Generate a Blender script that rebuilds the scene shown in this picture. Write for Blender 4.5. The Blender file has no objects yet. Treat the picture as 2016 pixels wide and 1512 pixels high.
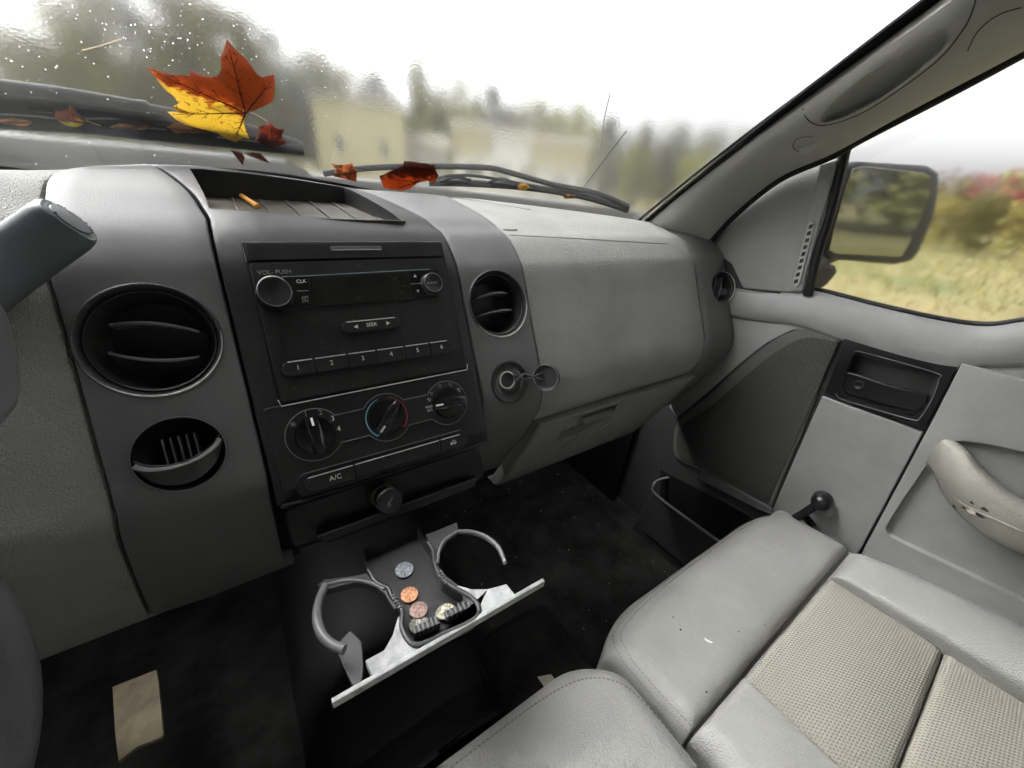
import bpy, bmesh, math, random
from mathutils import Vector, Matrix, noise
from mathutils.bvhtree import BVHTree
R_ = random.Random(7)
sc = bpy.context.scene
C = sc.collection

# ------------------------------------------------------------------ camera
AX = Vector((.829, .196, -.524)).normalized()
AD = Vector((.1608, -.986, -.0452)); AD = (AD - AX * AD.dot(AX)).normalized()
AN = AX.cross(-AD); _t = math.radians(28)
AZ = (math.cos(_t) * (-AD) + math.sin(_t) * AN).normalized()
AY = AZ.cross(AX)
ROT = Matrix((AX, AY, AZ))            # camera axes -> world
CAM = Vector((0, 0, 1.7)); FPX = 757.0
cd = bpy.data.cameras.new('camera'); co = bpy.data.objects.new('camera', cd); C.objects.link(co)
co.matrix_world = Matrix.Translation(CAM) @ ROT.to_4x4()
cd.sensor_width = 36; cd.lens = FPX / 2016 * 36; cd.clip_start = .01; cd.clip_end = 2000
sc.camera = co
# ------------------------------------------------------------------ world, sun, exposure
w = bpy.data.worlds.new('World'); sc.world = w; w.use_nodes = True
nt = w.node_tree; nt.nodes.clear()
sky = nt.nodes.new('ShaderNodeTexSky'); sky.sky_type = 'NISHITA'; sky.sun_disc = False
SUN_EL, SUN_ROT = math.radians(48), math.radians(-35)
sky.sun_elevation = SUN_EL; sky.sun_rotation = SUN_ROT
sky.air_density = 1.0; sky.dust_density = 6.0; sky.ozone_density = 1.0
hs = nt.nodes.new('ShaderNodeHueSaturation'); hs.inputs['Saturation'].default_value = .04
bg = nt.nodes.new('ShaderNodeBackground'); bg.inputs['Strength'].default_value = .15
out = nt.nodes.new('ShaderNodeOutputWorld')
nt.links.new(sky.outputs[0], hs.inputs['Color']); nt.links.new(hs.outputs[0], bg.inputs[0]); nt.links.new(bg.outputs[0], out.inputs[0])
sl = bpy.data.lights.new('sun', 'SUN'); sl.energy = 1.0; sl.angle = math.radians(25); sl.color = (1, .985, .965)
so = bpy.data.objects.new('sun', sl); C.objects.link(so)
sd = Vector((math.sin(SUN_ROT) * math.cos(SUN_EL), math.cos(SUN_ROT) * math.cos(SUN_EL), math.sin(SUN_EL)))
so.rotation_euler = sd.to_track_quat('Z', 'Y').to_euler(); so.location = (0, 0, 30)
sc.view_settings.view_transform = 'Standard'; sc.view_settings.look = 'None'
sc.view_settings.exposure = 1.55; sc.view_settings.gamma = 1; sc.view_settings.use_curve_mapping = False
sc.cycles.use_denoising = True
sc.cycles.max_bounces = 10; sc.cycles.diffuse_bounces = 5; sc.cycles.glossy_bounces = 4
sc.cycles.transmission_bounces = 8; sc.cycles.transparent_max_bounces = 12
sc.cycles.sample_clamp_indirect = 6; sc.cycles.blur_glossy = 0.3
sc.cycles.caustics_refractive = True; sc.cycles.caustics_reflective = True

# ------------------------------------------------------------------ pixel helpers: a sight line met with a surface of known place
def ray(px, py): return ROT @ Vector((px - 1008, -(py - 756), -FPX))
def PX(px, py, x): r = ray(px, py); return CAM + r * ((x - CAM.x) / r.x)
def PY(px, py, y): r = ray(px, py); return CAM + r * ((y - CAM.y) / r.y)
def PZ(px, py, z): r = ray(px, py); return CAM + r * ((z - CAM.z) / r.z)
FO = Vector((.01, .520, 1.622)); FN = Vector((0, -.883, .469)).normalized(); FU = Vector((0, .469, .883)).normalized()
def PP(px, py, o=0.0):
    r = ray(px, py); return CAM + r * ((FO + FN * o - CAM).dot(FN) / r.dot(FN))
def FP(s, t, o=0.0): return Vector((s, 0, 0)) + Vector((0, FO.y, FO.z)) + FU * t + FN * o   # point on the stack face
def ft(px, py, o=0.0):
    p = PP(px, py, o); return p.x, (p - FP(0, 0, o)).dot(FU)

# ------------------------------------------------------------------ materials
def newmat(name):
    m = bpy.data.materials.new(name); m.use_nodes = True
    n = m.node_tree; return m, n, n.nodes['Principled BSDF'], n.nodes.new, n.links.new
def plastic(name, col, rough=.5, grain=0, gstr=.15, dirt=.15, dcol=None, spec=.4, kind='noise', fine=True, speck=0, dscale=9):
    m, n, b, N, L = newmat(name)
    tc = N('ShaderNodeTexCoord')
    no = N('ShaderNodeTexNoise'); no.inputs['Scale'].default_value = dscale; no.inputs['Detail'].default_value = 8; no.inputs['Roughness'].default_value = .65
    L(tc.outputs['Object'], no.inputs['Vector'])
    rp = N('ShaderNodeValToRGB'); rp.color_ramp.elements[0].position = .35; rp.color_ramp.elements[1].position = .72
    c0 = tuple(col) + (1,); dc = dcol or tuple(min(1, c * (1 + dirt * 2)) for c in col)
    rp.color_ramp.elements[0].color = tuple(c * (1 - dirt) for c in col) + (1,)
    rp.color_ramp.elements[1].color = tuple(a * (1 - dirt) + d * dirt for a, d in zip(col, dc)) + (1,) if dcol else tuple(min(1, c * (1 + dirt)) for c in col) + (1,)
    L(no.outputs['Fac'], rp.inputs['Fac'])
    colout = rp.outputs['Color']
    if speck:
        sn = N('ShaderNodeTexNoise'); sn.inputs['Scale'].default_value = 260; sn.inputs['Detail'].default_value = 2
        L(tc.outputs['Object'], sn.inputs['Vector'])
        sr = N('ShaderNodeValToRGB'); sr.color_ramp.elements[0].position = .70; sr.color_ramp.elements[1].position = .80
        L(sn.outputs['Fac'], sr.inputs['Fac'])
        mx = N('ShaderNodeMix'); mx.data_type = 'RGBA'; mx.inputs[7].default_value = (.32, .31, .28, 1)
        ma = N('ShaderNodeMath'); ma.operation = 'MULTIPLY'; ma.inputs[1].default_value = speck
        L(sr.outputs['Color'], ma.inputs[0]); L(ma.outputs[0], mx.inputs[0]); L(colout, mx.inputs[6]); colout = mx.outputs[2]
    L(colout, b.inputs['Base Color'])
    mr = N('ShaderNodeMapRange'); mr.inputs[3].default_value = max(.05, rough - .10); mr.inputs[4].default_value = min(1, rough + .12)
    L(no.outputs['Fac'], mr.inputs[0]); L(mr.outputs[0], b.inputs['Roughness'])
    b.inputs['Specular IOR Level'].default_value = spec
    if grain:
        if kind == 'leather':
            g = N('ShaderNodeTexVoronoi'); g.feature = 'DISTANCE_TO_EDGE'; g.inputs['Scale'].default_value = grain
            wn = N('ShaderNodeTexNoise'); wn.inputs['Scale'].default_value = grain * .5; L(tc.outputs['Object'], wn.inputs['Vector'])
            vm = N('ShaderNodeVectorMath'); vm.operation = 'MULTIPLY_ADD'; vm.inputs[1].default_value = (.006,) * 3
            L(wn.outputs['Color'], vm.inputs[0]); L(tc.outputs['Object'], vm.inputs[2]); L(vm.outputs[0], g.inputs['Vector'])
            cr = N('ShaderNodeValToRGB'); cr.color_ramp.elements[1].position = .25; L(g.outputs['Distance'], cr.inputs['Fac']); h = cr.outputs['Color']
        else:
            g = N('ShaderNodeTexNoise'); g.inputs['Scale'].default_value = grain; g.inputs['Detail'].default_value = 3
            L(tc.outputs['Object'], g.inputs['Vector']); h = g.outputs['Fac']
        bp = N('ShaderNodeBump'); bp.inputs['Strength'].default_value = gstr; bp.inputs['Distance'].default_value = .001
        L(h, bp.inputs['Height']); L(bp.outputs[0], b.inputs['Normal'])
    return m
M = {}
M['grey'] = plastic('grey_dash_plastic', (.255, .257, .245), .55, 700, .25, .12, speck=.12)
M['trim'] = plastic('satin_grey_trim', (.142, .145, .144), .50, 900, .35, .12, spec=.28, speck=.10)
M['pad'] = plastic('leather_grained_dash_plastic', (.325, .327, .308), .68, 300, .8, .12, kind='leather', spec=.25)
M['lite'] = plastic('light_grey_dash_plastic', (.38, .38, .355), .6, 500, .2, .08)
M['door'] = plastic('door_grey_plastic', (.285, .29, .285), .5, 600, .3, .13, speck=.12)
M['pillar'] = plastic('pillar_trim', (.40, .40, .375), .6, 700, .3, .06)
M['dark'] = plastic('dark_stack_plastic', (.026, .0265, .0265), .5, 900, .15, .3, speck=.35, spec=.3)
M['radio'] = plastic('radio_black', (.016, .0165, .0165), .5, 1100, .15, .35, speck=.4, dscale=16)
M['black'] = plastic('black_plastic', (.012, .012, .013), .38, 900, .1, .3)
M['gloss'] = plastic('gloss_black', (.010, .011, .012), .18, 0, 0, .3, spec=.6)
M['screen'] = plastic('display_glass', (.014, .016, .014), .12, 0, 0, .5, spec=.6, dscale=30)
M['rim'] = plastic('satin_edge_and_glint', (.20, .20, .20), .3, 0, 0, .2)  # pale edge colour, also used for painted glints
M['bead'] = plastic('painted_edge_highlight', (.62, .62, .60), .3, 0, 0, .3, dscale=60)  # pale tubes in this colour paint highlights along edges and buttons
M['knob'] = plastic('knob_rubber', (.02, .02, .021), .35, 0, 0, .4, dscale=60)
M['rubber'] = plastic('black_rubber', (.006, .006, .0065), .6, 300, .2, .3)
M['leather'] = plastic('light_grey_leather', (.335, .335, .318), .36, 300, .45, .18, kind='leather', dcol=(.47, .475, .45), spec=.5, dscale=5)
M['leather2'] = plastic('creased_grey_leather', (.345, .345, .328), .38, 240, .6, .10, kind='leather', dcol=(.46, .465, .44), spec=.5, dscale=5)
M['thread'] = plastic('stitch_thread', (.20, .195, .18), .8, 0, 0, .1)
M['white'] = plastic('white_print', (.78, .78, .76), .6, 0, 0, .02)
M['dimprint'] = plastic('dim_print', (.30, .30, .29), .6, 0, 0, .02)
M['bluep'] = plastic('blue_print', (.16, .42, .55), .5, 0, 0, .02)
M['redp'] = plastic('red_print', (.45, .05, .08), .5, 0, 0, .02)
M['drawer'] = plastic('scuffed_drawer_edge', (.42, .43, .43), .45, 300, .2, .35, dscale=60)
M['drawer_dark'] = plastic('drawer_plastic', (.06, .062, .064), .35, 700, .15, .2)
M['tray_dark'] = plastic('coin_tray_plastic', (.035, .036, .037), .4, 700, .15, .3, dscale=40)
M['carpet'] = plastic('stained_carpet', (.026, .026, .025), .95, 700, 1.0, .45, dcol=(.080, .079, .074), dscale=11, spec=.1)
M['vinyl'] = plastic('dark_tunnel_vinyl', (.012, .0125, .013), .6, 400, .3, .3)
M['paper'] = plastic('dirty_paper', (.62, .58, .50), .8, 200, .2, .18, dscale=30)
M['foam'] = plastic('tan_foam_pad', (.42, .36, .25), .9, 150, .4, .30, dscale=22)
M['orange'] = plastic('orange_wood', (.80, .36, .06), .5, 300, .2, .15)
M['hood'] = plastic('silver_paint', (.18, .18, .17), .5, 0, 0, .05, spec=.3)
M['frit'] = plastic('black_frit', (.008, .008, .009), .35, 0, 0, .1)
M['metal'] = plastic('nickel_ring', (.62,.60,.55), .3, 0, 0, .15)
M['metal'].node_tree.nodes['Principled BSDF'].inputs['Metallic'].default_value = .9
M['seal'] = plastic('window_seal', (.012, .012, .013), .5, 0, 0, .1)
M['headliner'] = plastic('headliner_cloth', (.40, .39, .36), .95, 600, .3, .05)
M['skin'] = plastic('headliner_bluegrey', (.16, .20, .23), .8, 600, .3, .05)

def coinmat(name, col, rough=.38):
    m, n, b, N, L = newmat(name); tc = N('ShaderNodeTexCoord')
    no = N('ShaderNodeTexNoise'); no.inputs['Scale'].default_value = 320; no.inputs['Detail'].default_value = 4
    L(tc.outputs['Object'], no.inputs['Vector']); rp = N('ShaderNodeValToRGB')
    rp.color_ramp.elements[0].position = .38; rp.color_ramp.elements[0].color = tuple(c * .45 for c in col) + (1,)
    rp.color_ramp.elements[1].position = .6; rp.color_ramp.elements[1].color = tuple(col) + (1,)
    L(no.outputs['Fac'], rp.inputs[0]); L(rp.outputs[0], b.inputs['Base Color'])
    b.inputs['Metallic'].default_value = .65; b.inputs['Roughness'].default_value = rough
    bp = N('ShaderNodeBump'); bp.inputs['Strength'].default_value = .5; bp.inputs['Distance'].default_value = .0006
    L(no.outputs['Fac'], bp.inputs['Height']); L(bp.outputs[0], b.inputs['Normal']); return m

def dots_mat(name, base, hole, sx, sy, strength=.7, plane='xy', rough=.6, hs_=.32, stain=None, warp=0):
    """cloth or grille with a small regular relief: staggered dimples"""
    m, n, b, N, L = newmat(name); tc = N('ShaderNodeTexCoord'); mp = N('ShaderNodeSeparateXYZ')
    L(tc.outputs['Object'], mp.inputs[0])
    a, c = {'xy': (0, 1), 'yz': (1, 2)}[plane]
    def math_(op, x, y=None):
        q = N('ShaderNodeMath'); q.operation = op
        for i, v in enumerate((x, y)):
            if v is None: continue
            if isinstance(v, (int, float)): q.inputs[i].default_value = v
            else: L(v, q.inputs[i])
        return q.outputs[0]
    u = math_('MULTIPLY', mp.outputs[a], sx); v = math_('MULTIPLY', mp.outputs[c], sy)
    row = math_('FLOOR', v); odd = math_('MODULO', math_('ABSOLUTE', row), 2)
    u2 = math_('ADD', u, math_('MULTIPLY', odd, .5))
    fu = math_('SUBTRACT', math_('FRACT', u2), .5); fv = math_('SUBTRACT', math_('FRACT', v), .5)
    d = math_('SQRT', math_('ADD', math_('MULTIPLY', fu, fu), math_('MULTIPLY', fv, fv)))
    mr = N('ShaderNodeMapRange'); mr.interpolation_type = 'SMOOTHSTEP'; mr.inputs[1].default_value = hs_ - .12; mr.inputs[2].default_value = hs_ + .10; L(d, mr.inputs[0])
    no = N('ShaderNodeTexNoise'); no.inputs['Scale'].default_value = 7; no.inputs['Detail'].default_value = 7; L(tc.outputs['Object'], no.inputs['Vector'])
    st = N('ShaderNodeMix'); st.data_type = 'RGBA'; st.inputs[6].default_value = tuple(base) + (1,); st.inputs[7].default_value = tuple(stain or base) + (1,)
    sm = N('ShaderNodeMapRange'); sm.inputs[1].default_value = .42; sm.inputs[2].default_value = .7; L(no.outputs['Fac'], sm.inputs[0]); L(sm.outputs[0], st.inputs[0])
    mx = N('ShaderNodeMix'); mx.data_type = 'RGBA'; mx.inputs[6].default_value = tuple(hole) + (1,); L(mr.outputs[0], mx.inputs[0]); L(st.outputs[2], mx.inputs[7])
    L(mx.outputs[2], b.inputs['Base Color']); b.inputs['Roughness'].default_value = rough
    b.inputs['Specular IOR Level'].default_value = .3
    bp = N('ShaderNodeBump'); bp.inputs['Strength'].default_value = strength; bp.inputs['Distance'].default_value = .0012
    L(mr.outputs[0], bp.inputs['Height']); L(bp.outputs[0], b.inputs['Normal']); return m
M['mesh'] = dots_mat('perforated_seat_cloth', (.315, .30, .26), (.235, .225, .195), 185, 290, .5, 'xy', .75, .30, (.31, .29, .25))
M['grille'] = dots_mat('speaker_grille_relief', (.095, .095, .09), (.008, .008, .008), 210, 260, 1.0, 'yz', .5, .33)

def glass_mat(name, rough, bump, bscale, haze, ior=1.33, rain=True):
    m = bpy.data.materials.new(name); m.use_nodes = True; n = m.node_tree; n.nodes.clear(); N, L = n.nodes.new, n.links.new
    o = N('ShaderNodeOutputMaterial'); tc = N('ShaderNodeTexCoord')
    g = N('ShaderNodeBsdfGlass'); g.inputs['IOR'].default_value = ior
    no = N('ShaderNodeTexNoise'); no.inputs['Scale'].default_value = bscale; no.inputs['Detail'].default_value = 3; L(tc.outputs['Object'], no.inputs['Vector'])
    n2 = N('ShaderNodeTexNoise'); n2.inputs['Scale'].default_value = 5; n2.inputs['Detail'].default_value = 4; L(tc.outputs['Object'], n2.inputs['Vector'])
    mr = N('ShaderNodeMapRange'); mr.inputs[1].default_value = .3; mr.inputs[2].default_value = .7; mr.inputs[3].default_value = rough * .65; mr.inputs[4].default_value = rough * 1.25
    L(n2.outputs['Fac'], mr.inputs[0]); L(mr.outputs[0], g.inputs['Roughness'])
    bp = N('ShaderNodeBump'); bp.inputs['Strength'].default_value = bump; bp.inputs['Distance'].default_value = .0006
    L(no.outputs['Fac'], bp.inputs['Height']); L(bp.outputs[0], g.inputs['Normal'])
    t = N('ShaderNodeBsdfTranslucent'); t.inputs['Color'].default_value = (.9, .9, .88, 1)
    mx = N('ShaderNodeMixShader'); mx.inputs[0].default_value = haze; L(g.outputs[0], mx.inputs[1]); L(t.outputs[0], mx.inputs[2])
    L(mx.outputs[0], o.inputs[0]); return m
M['wglass'] = glass_mat('wet_fogged_glass', .12, .12, 200, .014)
M['dglass'] = glass_mat('wet_side_glass', .09, .12, 130, .01)
mdr = bpy.data.materials.new('raindrop'); mdr.use_nodes = True; mdr.node_tree.nodes.clear(); _o = mdr.node_tree.nodes.new('ShaderNodeOutputMaterial'); _g = mdr.node_tree.nodes.new('ShaderNodeBsdfGlass'); _g.inputs['IOR'].default_value = 1.33; mdr.node_tree.links.new(_g.outputs[0], _o.inputs[0]); M['drop'] = mdr
def pane_mat(name):
    m = bpy.data.materials.new(name); m.use_nodes = True; n = m.node_tree; n.nodes.clear(); N, L = n.nodes.new, n.links.new
    o = N('ShaderNodeOutputMaterial'); t = N('ShaderNodeBsdfTransparent'); t.inputs[0].default_value = (.9, .92, .9, 1); g = N('ShaderNodeBsdfGlossy'); g.inputs['Roughness'].default_value = .05
    mx = N('ShaderNodeMixShader'); mx.inputs[0].default_value = .06; L(t.outputs[0], mx.inputs[1]); L(g.outputs[0], mx.inputs[2]); L(mx.outputs[0], o.inputs[0]); return m
M['cglass'] = pane_mat('dimmed_window_glass')
M['cglass'].node_tree.nodes['Transparent BSDF'].inputs[0].default_value = (.24, .245, .245, 1)  # unseen left and rear panes darkened to cut the cab light
mm, n_, b_, N_, L_ = newmat('mirror_glass'); b_.inputs['Base Color'].default_value = (.30, .31, .29, 1); b_.inputs['Metallic'].default_value = 1; b_.inputs['Roughness'].default_value = .03; M['mirror'] = mm

def leafmat(name, ca, cb, trans=.55):
    """real pigment: two colours blended over the blade through the attribute 'tone', mottled by noise"""
    m = bpy.data.materials.new(name); m.use_nodes = True; n = m.node_tree; n.nodes.clear(); N, L = n.nodes.new, n.links.new
    o = N('ShaderNodeOutputMaterial'); at = N('ShaderNodeAttribute'); at.attribute_name = 'tone'; tc = N('ShaderNodeTexCoord')
    no = N('ShaderNodeTexNoise'); no.inputs['Scale'].default_value = 90; no.inputs['Detail'].default_value = 5; L(tc.outputs['Object'], no.inputs['Vector'])
    ad = N('ShaderNodeMath'); ad.operation = 'MULTIPLY_ADD'; ad.inputs[1].default_value = 1.8; ad.inputs[2].default_value = -.9; L(no.outputs['Fac'], ad.inputs[0])
    a2 = N('ShaderNodeMath'); a2.operation = 'ADD'; a2.use_clamp = True; L(ad.outputs[0], a2.inputs[0]); L(at.outputs['Fac'], a2.inputs[1])
    rp = N('ShaderNodeValToRGB'); e = rp.color_ramp.elements; e[0].position = .36; e[0].color = tuple(ca) + (1,); e[1].position = 1.0; e[1].color = tuple(c * .75 for c in cb) + (1,); e2 = e.new(.60); e2.color = tuple(cb) + (1,)
    L(a2.outputs[0], rp.inputs[0])
    sp = N('ShaderNodeTexNoise'); sp.inputs['Scale'].default_value = 260; L(tc.outputs['Object'], sp.inputs['Vector'])
    sr = N('ShaderNodeValToRGB'); sr.color_ramp.elements[0].position = .62; sr.color_ramp.elements[1].position = .72; sr.color_ramp.elements[0].color = (1, 1, 1, 1); sr.color_ramp.elements[1].color = (.35, .16, .08, 1); L(sp.outputs['Fac'], sr.inputs[0])
    mu = N('ShaderNodeMix'); mu.data_type = 'RGBA'; mu.blend_type = 'MULTIPLY'; mu.inputs[0].default_value = 1; L(rp.outputs[0], mu.inputs[6]); L(sr.outputs[0], mu.inputs[7])
    d = N('ShaderNodeBsdfDiffuse'); t = N('ShaderNodeBsdfTranslucent'); L(mu.outputs[2], d.inputs[0]); L(mu.outputs[2], t.inputs[0])
    mx = N('ShaderNodeMixShader'); mx.inputs[0].default_value = trans; L(d.outputs[0], mx.inputs[1]); L(t.outputs[0], mx.inputs[2]); L(mx.outputs[0], o.inputs[0]); return m

# ------------------------------------------------------------------ object helpers
def tag(o, label=None, cat=None, group=None, kind=None):
    if label: o['label'] = label
    if cat: o['category'] = cat
    if group: o['group'] = group
    if kind: o['kind'] = kind
    return o
def thing(name, loc, label, cat, group=None):
    o = bpy.data.objects.new(name, None); C.objects.link(o); o.location = loc; o.empty_display_size = .05
    return tag(o, label, cat, group)
def worldloc(o):
    v = Vector(o.location)
    while o.parent is not None: o = o.parent; v = v + Vector(o.location)
    return v
def link(name, me, mat, parent=None, origin=None, smooth=40):
    """mesh given in world coordinates; its origin goes to its middle (children stay where they are)"""
    if mat is not None:
        me.materials.clear(); me.materials.append(mat)
    if len(me.vertices) and origin is None:
        lo = [min(v.co[i] for v in me.vertices) for i in range(3)]; hi = [max(v.co[i] for v in me.vertices) for i in range(3)]
        origin = Vector([(a + b) / 2 for a, b in zip(lo, hi)])
    origin = Vector(origin or (0, 0, 0))
    me.transform(Matrix.Translation(-origin))
    o = bpy.data.objects.new(name, me); C.objects.link(o)
    if parent is not None:
        o.parent = parent; o.location = origin - worldloc(parent)
    else: o.location = origin
    if smooth:
        me.polygons.foreach_set('use_smooth', [True] * len(me.polygons)); me.set_sharp_from_angle(angle=math.radians(smooth))
    return o
def mk(name, verts, faces, mat, parent=None, smooth=40, **k):
    me = bpy.data.meshes.new(name); me.from_pydata([tuple(v) for v in verts], [], faces); me.update()
    bm = bmesh.new(); bm.from_mesh(me); bmesh.ops.recalc_face_normals(bm, faces=bm.faces); bm.to_mesh(me); bm.free()
    return link(name, me, mat, parent, smooth=smooth, **k)
def bevel(o, w_, seg=3, ang=35):
    b = o.modifiers.new('bevel', 'BEVEL'); b.width = w_; b.segments = seg; b.limit_method = 'ANGLE'; b.angle_limit = math.radians(ang)
    b.harden_normals = False; return o
def bake(o):
    dg = bpy.context.evaluated_depsgraph_get(); dg.update()
    me = bpy.data.meshes.new_from_object(o.evaluated_get(dg)); o.modifiers.clear(); o.data = me
    me.polygons.foreach_set('use_smooth', [True] * len(me.polygons)); me.set_sharp_from_angle(angle=math.radians(38)); return o
def spline(pts, n=8, closed=False):
    P = [Vector(p) for p in pts]; out = []; m = len(P)
    for i in range(m if closed else m - 1):
        if closed: a, b, c, d = P[i - 1], P[i], P[(i + 1) % m], P[(i + 2) % m]
        else: a, b, c, d = P[max(i - 1, 0)], P[i], P[i + 1], P[min(i + 2, m - 1)]
        for k in range(n):
            t = k / n
            out.append(.5 * ((2 * b) + (c - a) * t + (2 * a - 5 * b + 4 * c - d) * t * t + (3 * b - a - 3 * c + d) * t ** 3))
    if not closed: out.append(P[-1])
    return out
def slab(name, pts, nrm, th, mat, parent=None, bev=0, seg=3, smooth=40, **k):
    """outline of 3-D points with real thickness: front at pts, back at pts - nrm*th"""
    nrm = Vector(nrm).normalized(); n = len(pts); P = [Vector(p) for p in pts]
    V = P + [p - nrm * th for p in P]
    F = [list(range(n)), list(range(2 * n - 1, n - 1, -1))] + [[i, (i + 1) % n, n + (i + 1) % n, n + i] for i in range(n)]
    o = mk(name, V, F, mat, parent, smooth=smooth, **k)
    if bev: bevel(o, bev, seg)
    return o
def box(name, c, sx, sy, sz, mat, parent=None, bev=0, ax=None, **k):
    c = Vector(c); A = ax or (Vector((1, 0, 0)), Vector((0, 1, 0)), Vector((0, 0, 1)))
    V = [c + A[0] * sx * i / 2 + A[1] * sy * j / 2 + A[2] * sz * l / 2 for i in (-1, 1) for j in (-1, 1) for l in (-1, 1)]
    F = [[0, 1, 3, 2], [4, 6, 7, 5], [0, 4, 5, 1], [2, 3, 7, 6], [0, 2, 6, 4], [1, 5, 7, 3]]
    o = mk(name, V, F, mat, parent, **k)
    if bev: bevel(o, bev)
    return o
def frame(axis):
    a = Vector(axis).normalized(); u = Vector((1, 0, 0)) if abs(a.x) < .9 else Vector((0, 1, 0))
    v = a.cross(u).normalized(); u = v.cross(a).normalized(); return a, u, v
def lathe_geo(c, axis, prof, seg=48, cap=True, uv=None):
    a, u, v = frame(axis)
    if uv: u, v = uv
    V = []; F = []
    for r, h in prof:
        for i in range(seg):
            t = 2 * math.pi * i / seg; V.append(Vector(c) + a * h + u * (r * math.cos(t)) + v * (r * math.sin(t)))
    for k in range(len(prof) - 1):
        for i in range(seg):
            j = (i + 1) % seg; F.append([k * seg + i, k * seg + j, (k + 1) * seg + j, (k + 1) * seg + i])
    if cap:
        F.append(list(range(seg))); F.append(list(range((len(prof) - 1) * seg, len(prof) * seg))[::-1])
    return V, F
def lathe(name, c, axis, prof, mat, parent=None, seg=48, cap=True, smooth=35, **k):
    V, F = lathe_geo(c, axis, prof, seg, cap); return mk(name, V, F, mat, parent, smooth=smooth, **k)
def tube_geo(pts, rad, seg=8, closed=False, sq=1.0):
    P = [Vector(p) for p in pts]; n = len(P); V = []; F = []; up = None
    rr = rad if callable(rad) else (lambda t: rad)
    for i, p in enumerate(P):
        d = (P[(i + 1) % n] - P[i - 1]) if (closed or 0 < i < n - 1) else (P[1] - P[0] if i == 0 else P[-1] - P[-2])
        if d.length < 1e-9: d = Vector((1, 0, 0))
        d.normalize()
        if up is None: up = Vector((0, 0, 1)) if abs(d.z) < .9 else Vector((0, 1, 0))
        s = d.cross(up).normalized(); up = s.cross(d).normalized(); r = rr(i / max(1, n - 1))
        for k in range(seg):
            t = 2 * math.pi * k / seg; V.append(p + s * (r * math.cos(t)) + up * (r * sq * math.sin(t)))
    m = n if closed else n - 1
    for i in range(m):
        for k in range(seg):
            a = i * seg + k; b = i * seg + (k + 1) % seg; j = (i + 1) % n
            F.append([a, b, j * seg + (k + 1) % seg, j * seg + k])
    if not closed: F += [list(range(seg))[::-1], list(range((n - 1) * seg, n * seg))]
    return V, F
def tube(name, pts, rad, mat, parent=None, seg=8, closed=False, sq=1.0, **k):
    V, F = tube_geo(pts, rad, seg, closed, sq); return mk(name, V, F, mat, parent, smooth=60, **k)
def join(parts):
    V = []; F = []
    for v, f in parts:
        o = len(V); V += list(v); F += [[i + o for i in q] for q in f]
    return V, F
def text(name, s, pos, size, xd, ud, mat, parent=None, ext=.0002):
    cu = bpy.data.curves.new(name, 'FONT'); cu.body = s; cu.size = size; cu.align_x = 'CENTER'; cu.align_y = 'CENTER'; cu.extrude = ext; cu.resolution_u = 3
    t = bpy.data.objects.new('tmp', cu); C.objects.link(t)
    dg = bpy.context.evaluated_depsgraph_get(); dg.update(); me = bpy.data.meshes.new_from_object(t.evaluated_get(dg))
    bpy.data.objects.remove(t); bpy.data.curves.remove(cu)
    xd = Vector(xd).normalized(); ud = Vector(ud).normalized(); zd = xd.cross(ud)
    mt = Matrix((xd, ud, zd)).transposed().to_4x4(); me.transform(Matrix.Translation(pos) @ mt)
    return link(name, me, mat, parent, smooth=0)
XD = Vector((1, 0, 0))
def rrect(cx, cy, w_, h_, r, n=5):
    pts = []
    for sx, sy, a0 in ((1, 1, 0), (-1, 1, 90), (-1, -1, 180), (1, -1, 270)):
        for i in range(n + 1):
            a = math.radians(a0 + 90 * i / n); pts.append((cx + sx * (w_ / 2 - r) + r * math.cos(a), cy + sy * (h_ / 2 - r) + r * math.sin(a)))
    return pts
def cutwith(o, V, F):
    me = bpy.data.meshes.new('c'); me.from_pydata([tuple(v) for v in V], [], F); bm = bmesh.new(); bm.from_mesh(me); bmesh.ops.recalc_face_normals(bm, faces=bm.faces); bm.to_mesh(me); bm.free()
    c = bpy.data.objects.new('c', me); C.objects.link(c)
    md = o.modifiers.new('b', 'BOOLEAN'); md.operation = 'DIFFERENCE'; md.object = c; md.solver = 'EXACT'
    bake(o); bpy.data.objects.remove(c); return o
def slabgeo(pts, nrm, th):
    nrm = Vector(nrm).normalized(); n = len(pts); P = [Vector(p) for p in pts]
    return P + [p - nrm * th for p in P], [list(range(n)), list(range(2 * n - 1, n - 1, -1))] + [[i, (i + 1) % n, n + (i + 1) % n, n + i] for i in range(n)]
def facepts(pts2, o): return [FP(s, t, o) for s, t in pts2]

# ================================================================== TERRAIN AND FAR VIEW
gm, n_, b_, N_, L_ = newmat('autumn_field')
tc = N_('ShaderNodeTexCoord'); a1 = N_('ShaderNodeTexNoise'); a1.inputs['Scale'].default_value = .35; a1.inputs['Detail'].default_value = 9; L_(tc.outputs['Object'], a1.inputs['Vector'])
r1 = N_('ShaderNodeValToRGB'); e = r1.color_ramp.elements; e[0].position = .32; e[0].color = (.11, .125, .045, 1); e[1].position = .70; e[1].color = (.20, .14, .075, 1)
x = e.new(.5); x.color = (.19, .17, .07, 1); L_(a1.outputs['Fac'], r1.inputs[0]); L_(r1.outputs[0], b_.inputs['Base Color']); b_.inputs['Roughness'].default_value = .95
def gz(x, y):
    d = max(0, x - 8); return .0 + .035 * d + 1.2 * noise.noise(Vector((x * .03, y * .03, 0))) * min(1, math.hypot(x, y) / 40)
V = []; F = []; n = 90
def gc(i): t = (i / (n - 1)) * 2 - 1; return 600 * (abs(t) ** 2.6) * (1 if t > 0 else -1)
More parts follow.
